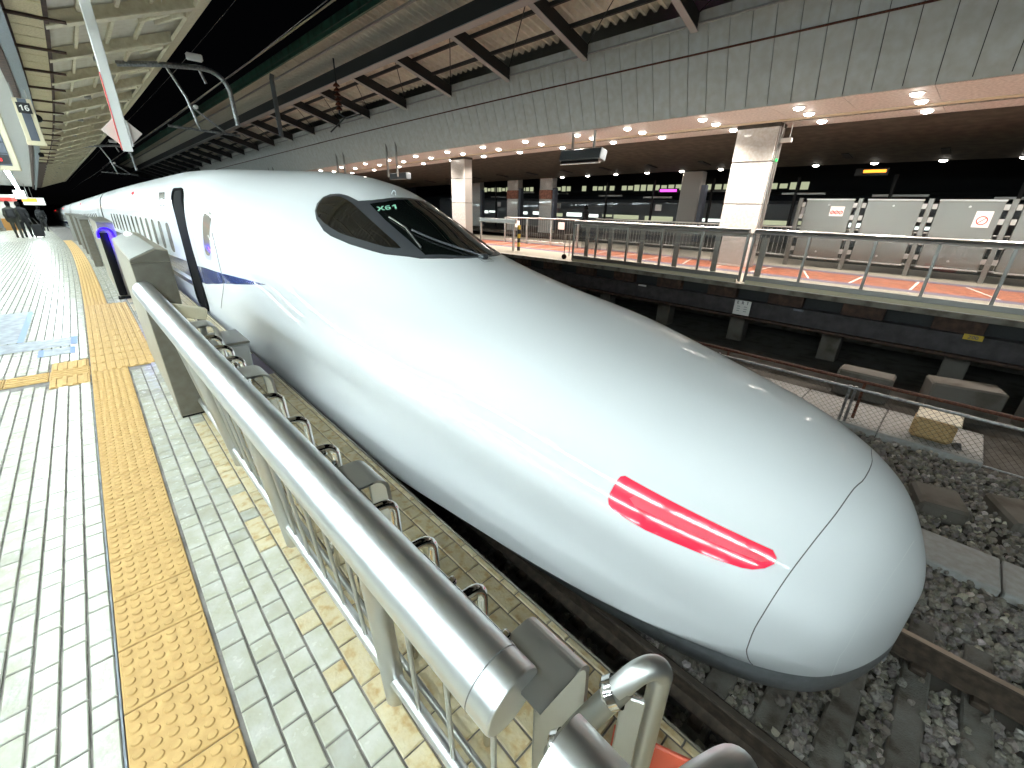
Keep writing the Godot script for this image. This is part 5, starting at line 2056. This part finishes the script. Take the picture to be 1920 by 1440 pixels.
# ---------------------------------------------------------------- overhead line
func overhead() -> void:
	var o := thing("overhead_wire", Vector3(2.9, 3.9, -20), "thin overhead contact and carrier wires above the train's track", "wires")
	for w in [[2.9, 3.95], [2.9, 4.85], [5.6, 5.6]]:
		var g := Geo.new()
		var pts := []
		for i in 40:
			pts.append(bend(Vector3(w[0], w[1] + 0.03 * cos(i * 0.4), 2.0 - 2.0 * i)))
		g.tube(pts, 0.006, 5, false)
		part("wire", g, M.wire, o)
	for k in 2:
		var z: float = [-14.1, -33.0][k]
		o = thing("overhead_bracket", bend(Vector3(1.5, 4.2, z)), ["grey pipe bracket bending down from the near roof edge", "smaller pipe bracket farther along the near roof edge"][k], "bracket", "overhead line brackets")
		var path := [Vector3(1.45, 4.34, z), Vector3(2.2, 4.47, z), Vector3(2.95, 4.55, z)]
		for i in 7:
			var w := PI / 2 * i / 6.0
			path.append(Vector3(3.12 + 0.45 * sin(w), 4.10 + 0.45 * cos(w), z))
		path.append(Vector3(3.58, 3.75, z))
		path.append(Vector3(3.60, 3.42, z))
		for i in path.size():
			path[i] = bend(path[i])
		var g := Geo.new()
		g.tube(path, 0.055, 12)
		part("pipe", g, M.galvanised, o)
		g = Geo.new()
		g.tube([bend(Vector3(2.35, 4.45, z)), bend(Vector3(2.6, 3.9, z)), bend(Vector3(2.75, 3.2, z))], 0.03, 8)
		part("stay", g, M.galvanised, o)
		g = Geo.new()
		g.tube([bend(Vector3(2.1, 3.25, z)), bend(Vector3(3.6, 3.2, z))], 0.028, 8)
		part("arm", g, M.galvanised, o)
		g = Geo.new()
		g.tube([bend(Vector3(2.62, 3.75, z)), bend(Vector3(3.3, 3.22, z))], 0.022, 8)
		part("strut", g, M.galvanised, o)
		box("insulator_box", bend(Vector3(2.95, 4.75, z)), Vector3(0.32, 0.14, 0.14), M.sign_white, o, 0.02)
		g = Geo.new()
		g.tube([bend(Vector3(3.0, 4.5, z)), bend(Vector3(3.08, 4.25, z))], 0.03, 8)
		part("clamp", g, M.galvanised, o)
		g = Geo.new()
		g.lathe([Vector2(0.0, -0.05), Vector2(0.05, -0.03), Vector2(0.055, 0.03), Vector2(0.0, 0.05)], bend(Vector3(2.75, 3.72, z)), Vector3(0, 1, 0.3), 10)
		part("insulator", g, M.sign_white, o)
	o = thing("drop_post", Vector3(8.0, 4.8, -24.8), "grey pipe post hanging below the far roof edge", "post")
	var g := Geo.new()
	g.tube([Vector3(9.3, 7.0, -24.8), Vector3(8.3, 7.2, -24.8), Vector3(8.05, 7.1, -24.8), Vector3(7.98, 6.8, -24.8), Vector3(8.0, 4.5, -24.8)], 0.10, 12)
	part("pipe", g, M.beam_blue, o)
	o = thing("insulator_string", Vector3(6.5, 4.2, -14.5), "string of brown insulator discs with a steel arm", "insulator")
	for i in 6:
		g = Geo.new()
		g.lathe([Vector2(0.02, -0.05), Vector2(0.10, -0.04), Vector2(0.085, 0.0), Vector2(0.03, 0.05)], Vector3(6.5, 4.85 - 0.12 * i, -14.6), Vector3.UP, 12)
		part("disc", g, M.bronze, o)
	g = Geo.new()
	g.tube([Vector3(6.5, 5.5, -14.6), Vector3(6.5, 4.1, -14.6), Vector3(6.52, 3.95, -14.2), Vector3(6.5, 3.95, -13.2)], 0.025, 8)
	part("hanger", g, M.steel_black, o)
	g = Geo.new()
	g.tube([Vector3(6.52, 3.98, -14.3), Vector3(6.5, 3.7, -15.4)], 0.02, 8)
	part("arm", g, M.steel_black, o)


# ---------------------------------------------------------------- signs, displays, kiosk and people on the near platform
func platform_clutter() -> void:
	# train stop marker: a white post with a diamond plate
	var o := thing("stop_marker", Vector3(0.53, 2.05, -6.5), "white hanging stop marker with a diamond plate at its foot", "marker sign")
	box("post", Vector3(0.53, 3.02, -6.5), Vector3(0.085, 1.9, 0.05), M.sign_white, o, 0.006)
	box("red_edge", Vector3(0.484, 2.42, -6.495), Vector3(0.008, 0.68, 0.045), M.sign_red, o, 0.002)
	box("diamond", Vector3(0.53, 2.255, -6.545), Vector3(0.235, 0.235, 0.02), M.sign_pink, o, 0.004, Basis(Vector3(0, 0, 1), PI / 4))
	box("gusset", Vector3(0.565, 2.24, -6.5), Vector3(0.05, 0.24, 0.02), M.sign_white, o, 0.004)
	o = thing("hanging_cone", Vector3(1.2, 3.5, -6.8), "small white pointed cone hanging from the near roof", "cone")
	var g := Geo.new()
	g.lathe([Vector2(0.0, 0.0), Vector2(0.055, 0.42), Vector2(0.06, 0.46), Vector2(0.0, 0.48)], Vector3(1.2, 3.55, -6.8), Vector3.UP, 16)
	part("cone", g, M.sign_white, o)
	g = Geo.new()
	g.tube([Vector3(1.2, 4.0, -6.8), Vector3(1.2, 4.3, -6.8)], 0.012, 6)
	part("rod", g, M.steel_dark, o)
	# car number sign
	o = thing("car_number_sign", Vector3(-0.32, 2.64, -14.2), "tall hanging sign with white number 16 on dark square", "sign")
	box("board", Vector3(-0.30, 3.03, -14.2), Vector3(0.27, 0.76, 0.05), M.sign_cream, o, 0.006)
	box("slate_strip", Vector3(-0.30, 3.03, -14.171), Vector3(0.13, 0.75, 0.008), M.sign_slate, o, 0.002)
	box("number_tile", Vector3(-0.30, 3.24, -14.164), Vector3(0.20, 0.19, 0.008), M.sign_black, o, 0.003)
	var t := put("number", text_mesh("16", 0.0042), M.sign_white, o)
	t.position = Vector3(-0.30, 3.24, -14.158) - o.position
	box("foot_box", Vector3(-0.30, 2.61, -14.2), Vector3(0.29, 0.08, 0.14), M.sign_cream, o, 0.008)
	for x in [-0.4, -0.2]:
		g = Geo.new()
		g.tube([Vector3(x, 3.4, -14.2), Vector3(x, 3.75, -14.2)], 0.012, 6)
		part("hanger", g, M.steel_dark, o)
	# departure display
	o = thing("departure_display", Vector3(-1.4, 2.05, -12.7), "dark departure display with cream frame and a red line of text", "display")
	box("case", Vector3(-1.45, 2.52, -12.74), Vector3(1.7, 1.0, 0.16), M.sign_cream, o, 0.012)
	box("screen", Vector3(-1.47, 2.53, -12.652), Vector3(1.56, 0.86, 0.012), M.sign_slate, o, 0.003)
	for y in [2.30, 2.48, 2.66, 2.84]:
		box("row_divider", Vector3(-1.47, y, -12.644), Vector3(1.54, 0.012, 0.006), M.sign_black, o, 0.001)
	box("text_panel", Vector3(-1.47, 2.20, -12.642), Vector3(1.54, 0.15, 0.008), M.sign_black, o, 0.002)
	var x := -2.1
	while x < -0.78:
		var w := rng.randf_range(0.02, 0.05)
		box("led_text", Vector3(x, 2.20 + rng.randf_range(-0.012, 0.012), -12.636), Vector3(w, rng.randf_range(0.04, 0.085), 0.006), M.led_red, o, 0.001)
		x += w + rng.randf_range(0.012, 0.03)
	for s in [-2.1, -0.8]:
		g = Geo.new()
		g.tube([Vector3(s, 3.0, -12.74), Vector3(s, 3.8, -12.74)], 0.02, 8)
		part("hanger", g, M.steel_dark, o)
	# loudspeakers and lit signs along the roof
	for i in 3:
		var p := bend(Vector3(-0.05, 3.5, -17.5 - 5.5 * i))
		o = thing("roof_speaker", p, "%s dark round loudspeaker under the long roof beam" % nth(i), "loudspeaker", "loudspeakers under the near roof")
		g = Geo.new()
		g.lathe([Vector2(0.0, 0.0), Vector2(0.09, 0.01), Vector2(0.08, 0.12), Vector2(0, 0.14)], p, Vector3(0, 0, 1), 14)
		part("horn", g, M.rubber, o)
		g = Geo.new()
		g.tube([p + Vector3(0, 0.05, -0.02), p + Vector3(0, 0.36, -0.02)], 0.012, 6)
		part("stem", g, M.steel_dark, o)
	var lit := [[-2.6, 2.75, -44.0, 0.6, 0.3, "window_glow", "small white lit sign above the two walkers"], [-1.3, 2.6, -52.0, 0.6, 0.6, "window_glow", "white lit square sign far along the platform"], [-0.9, 2.4, -60.0, 0.9, 0.25, "led_amber", "yellow lit sign far along the platform"], [-0.6, 2.5, -70.0, 1.6, 0.7, "window_glow", "broad pale lit sign at the far end of the platform"]]
	for q in lit:
		var p := bend(Vector3(q[0], q[1], q[2]))
		o = thing("lit_sign", p, q[6], "sign", "lit signs along the near platform")
		box("case", p, Vector3(q[3] + 0.06, q[4] + 0.06, 0.12), M.sign_black, o, 0.01)
		box("sign_light", p + Vector3(0, 0, 0.065), Vector3(q[3], q[4], 0.012), M[q[5]], o, 0.003)
		box("hanger", p + Vector3(0, 0.7, 0), Vector3(0.04, 1.3, 0.04), M.steel_dark, o, 0.004)
	# kiosk
	var k := bend(Vector3(-3.4, 0, -56.0))
	o = thing("kiosk", k, "white platform kiosk with red band and orange wooden counter", "kiosk")
	box("wall", k + Vector3(0, 1.35, 0), Vector3(3.2, 2.7, 4.5), M.kiosk_white, o, 0.03)
	box("roof_band", k + Vector3(0, 2.35, 0.05), Vector3(3.3, 0.28, 4.6), M.sign_red, o, 0.02)
	box("counter", k + Vector3(0.3, 0.48, 2.45), Vector3(2.9, 0.95, 0.5), M.kiosk_wood, o, 0.02)
	box("poster", k + Vector3(-0.4, 1.6, 2.27), Vector3(1.2, 0.9, 0.03), M.sign_white, o, 0.004)
	# people walking away
	var a := bend(Vector3(-1.75, 0, -34.5))
	person(a, 0.25, "person in olive jacket with large backpack walking away", M.cloth_olive, true)
	person(bend(Vector3(-1.42, 0, -35.2)), -0.2, "person in black coat walking beside a dark suitcase", M.cloth_black, false)
	person(bend(Vector3(-0.62, 0, -49.0)), 0.15, "person in dark clothes walking alone before the kiosk", M.cloth_black, true)
	var s := bend(Vector3(-1.02, 0, -34.9))
	o = thing("suitcase", s, "black wheeled suitcase beside the two walkers", "suitcase")
	box("case", s + Vector3(0, 0.36, 0), Vector3(0.42, 0.60, 0.26), M.cloth_black, o, 0.05)
	g = Geo.new()
	g.tube([s + Vector3(-0.1, 0.66, 0), s + Vector3(-0.18, 0.98, 0.05), s + Vector3(-0.02, 0.98, 0.05), s + Vector3(0.1, 0.66, 0)], 0.012, 6)
	part("handle", g, M.steel_dark, o)
	for e in [-0.15, 0.15]:
		g = Geo.new()
		g.lathe([Vector2(0, -0.02), Vector2(0.035, -0.02), Vector2(0.035, 0.02), Vector2(0, 0.02)], s + Vector3(e, 0.036, 0.08), Vector3.RIGHT, 10)
		part("wheel", g, M.rubber, o)


# one continuous body, walking away from the camera; hair, trousers and bag are its parts
func person(at: Vector3, stride: float, label: String, coat: Material, bag: bool) -> void:
	var o := thing("person", at, label, "person", "people at the station")
	var s := stride
	var body := [
		[Vector3(0, 0.98, 0), Vector3(0, 1.18, 0), 0.15, 0.145], [Vector3(0, 1.18, 0), Vector3(0, 1.36, -0.02), 0.15, 0.155],
		[Vector3(-0.12, 1.38, 0), Vector3(0.12, 1.38, 0), 0.09, 0.09], [Vector3(0, 1.42, -0.02), Vector3(0, 1.54, -0.03), 0.058, 0.055],
		[Vector3(0, 1.60, -0.04), Vector3(0, 1.67, -0.03), 0.088, 0.096],
		[Vector3(-0.19, 1.37, 0), Vector3(-0.235, 1.12, 0.10 * s), 0.066, 0.054], [Vector3(-0.235, 1.12, 0.10 * s), Vector3(-0.225, 0.88, -0.25 * s), 0.054, 0.04], [Vector3(-0.225, 0.88, -0.25 * s), Vector3(-0.215, 0.79, -0.32 * s), 0.042, 0.03],
		[Vector3(0.19, 1.37, 0), Vector3(0.235, 1.12, -0.10 * s), 0.066, 0.054], [Vector3(0.235, 1.12, -0.10 * s), Vector3(0.225, 0.88, -0.15 * s), 0.054, 0.04], [Vector3(0.225, 0.88, -0.15 * s), Vector3(0.215, 0.79, -0.18 * s), 0.042, 0.03],
		[Vector3(-0.09, 0.93, 0), Vector3(-0.10, 0.50, -0.5 * s), 0.10, 0.068], [Vector3(-0.10, 0.50, -0.5 * s), Vector3(-0.10, 0.09, -0.55 * s), 0.066, 0.045], [Vector3(-0.10, 0.05, -0.52 * s), Vector3(-0.11, 0.04, -0.55 * s - 0.16), 0.045, 0.036],
		[Vector3(0.09, 0.93, 0), Vector3(0.10, 0.50, 0.25 * s), 0.10, 0.068], [Vector3(0.10, 0.50, 0.25 * s), Vector3(0.10, 0.09, 0.75 * s), 0.066, 0.045], [Vector3(0.10, 0.05, 0.78 * s), Vector3(0.11, 0.04, 0.75 * s - 0.16), 0.045, 0.036]]
	part_local("figure", blend(body, 0.03), coat, o)
	part_local("hair", blend([[Vector3(0, 1.63, 0.005), Vector3(0, 1.70, -0.025), 0.094, 0.092]], 0.03), M.rubber, o)
	if bag:
		part_local("backpack", blend([[Vector3(-0.05, 1.08, 0.2), Vector3(-0.05, 1.32, 0.19), 0.12, 0.11], [Vector3(0.05, 1.08, 0.2), Vector3(0.05, 1.32, 0.19), 0.12, 0.11]], 0.03), M.cloth_black, o)


func part_local(called: String, g: Geo, m: Material, root: Node3D) -> void:
	put(called, g, m, root)


# surface nets over a smooth union of tapered capsules
func blend(bones: Array, cell: float) -> Geo:
	var lo := Vector3.ONE * 1e9
	var hi := -lo
	for b in bones:
		var r := maxf(b[2], b[3]) + cell * 2
		lo = lo.min(b[0] - Vector3.ONE * r).min(b[1] - Vector3.ONE * r)
		hi = hi.max(b[0] + Vector3.ONE * r).max(b[1] + Vector3.ONE * r)
	var nx := int((hi.x - lo.x) / cell) + 2
	var ny := int((hi.y - lo.y) / cell) + 2
	var nz := int((hi.z - lo.z) / cell) + 2
	var f := PackedFloat32Array()
	f.resize(nx * ny * nz)
	for i in nx:
		for j in ny:
			for k in nz:
				f[(i * ny + j) * nz + k] = field(bones, lo + Vector3(i, j, k) * cell)
	var at := {}
	var pts := []
	var offs := [[0, 0, 0], [1, 0, 0], [0, 1, 0], [1, 1, 0], [0, 0, 1], [1, 0, 1], [0, 1, 1], [1, 1, 1]]
	var edges := [[0, 1], [2, 3], [4, 5], [6, 7], [0, 2], [1, 3], [4, 6], [5, 7], [0, 4], [1, 5], [2, 6], [3, 7]]
	for i in nx - 1:
		for j in ny - 1:
			for k in nz - 1:
				var vals := []
				var inside := 0
				for q in offs:
					var v := f[((i + q[0]) * ny + j + q[1]) * nz + k + q[2]]
					vals.append(v)
					if v < 0:
						inside += 1
				if inside == 0 or inside == 8:
					continue
				var sum := Vector3.ZERO
				var n := 0
				for e in edges:
					var a: float = vals[e[0]]
					var b: float = vals[e[1]]
					if (a < 0) != (b < 0):
						var u := a / (a - b)
						var p0 := Vector3(offs[e[0]][0], offs[e[0]][1], offs[e[0]][2])
						var p1 := Vector3(offs[e[1]][0], offs[e[1]][1], offs[e[1]][2])
						sum += p0.lerp(p1, u)
						n += 1
				at[Vector3i(i, j, k)] = pts.size()
				pts.append(lo + (Vector3(i, j, k) + sum / n) * cell)
	var nors := []
	for p in pts:
		var e := cell * 0.5
		nors.append(Vector3(field(bones, p + Vector3(e, 0, 0)) - field(bones, p - Vector3(e, 0, 0)), field(bones, p + Vector3(0, e, 0)) - field(bones, p - Vector3(0, e, 0)), field(bones, p + Vector3(0, 0, e)) - field(bones, p - Vector3(0, 0, e))).normalized())
	var g := Geo.new()
	for key in at:
		var c: Vector3i = key
		for axis in 3:
			var d := Vector3i.ZERO
			d[axis] = 1
			var u := Vector3i.ZERO
			u[(axis + 1) % 3] = 1
			var w := Vector3i.ZERO
			w[(axis + 2) % 3] = 1
			var c1 := c + d
			if c1.x >= nx or c1.y >= ny or c1.z >= nz:
				continue
			var a := f[(c.x * ny + c.y) * nz + c.z]
			var b := f[(c1.x * ny + c1.y) * nz + c1.z]
			if (a < 0) == (b < 0):
				continue
			var q := [c, c - u, c - u - w, c - w]
			if not (at.has(q[1]) and at.has(q[2]) and at.has(q[3])):
				continue
			var i0: int = at[q[0]]
			var i1: int = at[q[1]]
			var i2: int = at[q[2]]
			var i3: int = at[q[3]]
			g.squad(pts[i0], pts[i1], pts[i2], pts[i3], nors[i0], nors[i1], nors[i2], nors[i3])
	return g


func field(bones: Array, p: Vector3) -> float:
	var d := 1e9
	for b in bones:
		var a: Vector3 = b[0]
		var ab: Vector3 = b[1] - a
		var t := clampf((p - a).dot(ab) / maxf(ab.length_squared(), 1e-6), 0, 1)
		var e: float = p.distance_to(a + ab * t) - lerpf(b[2], b[3], t)
		if d > 1e8:
			d = e
		else:
			var k := 0.045
			var h := clampf(0.5 + 0.5 * (d - e) / k, 0, 1)
			d = lerpf(d, e, h) - k * h * (1 - h)
	return d
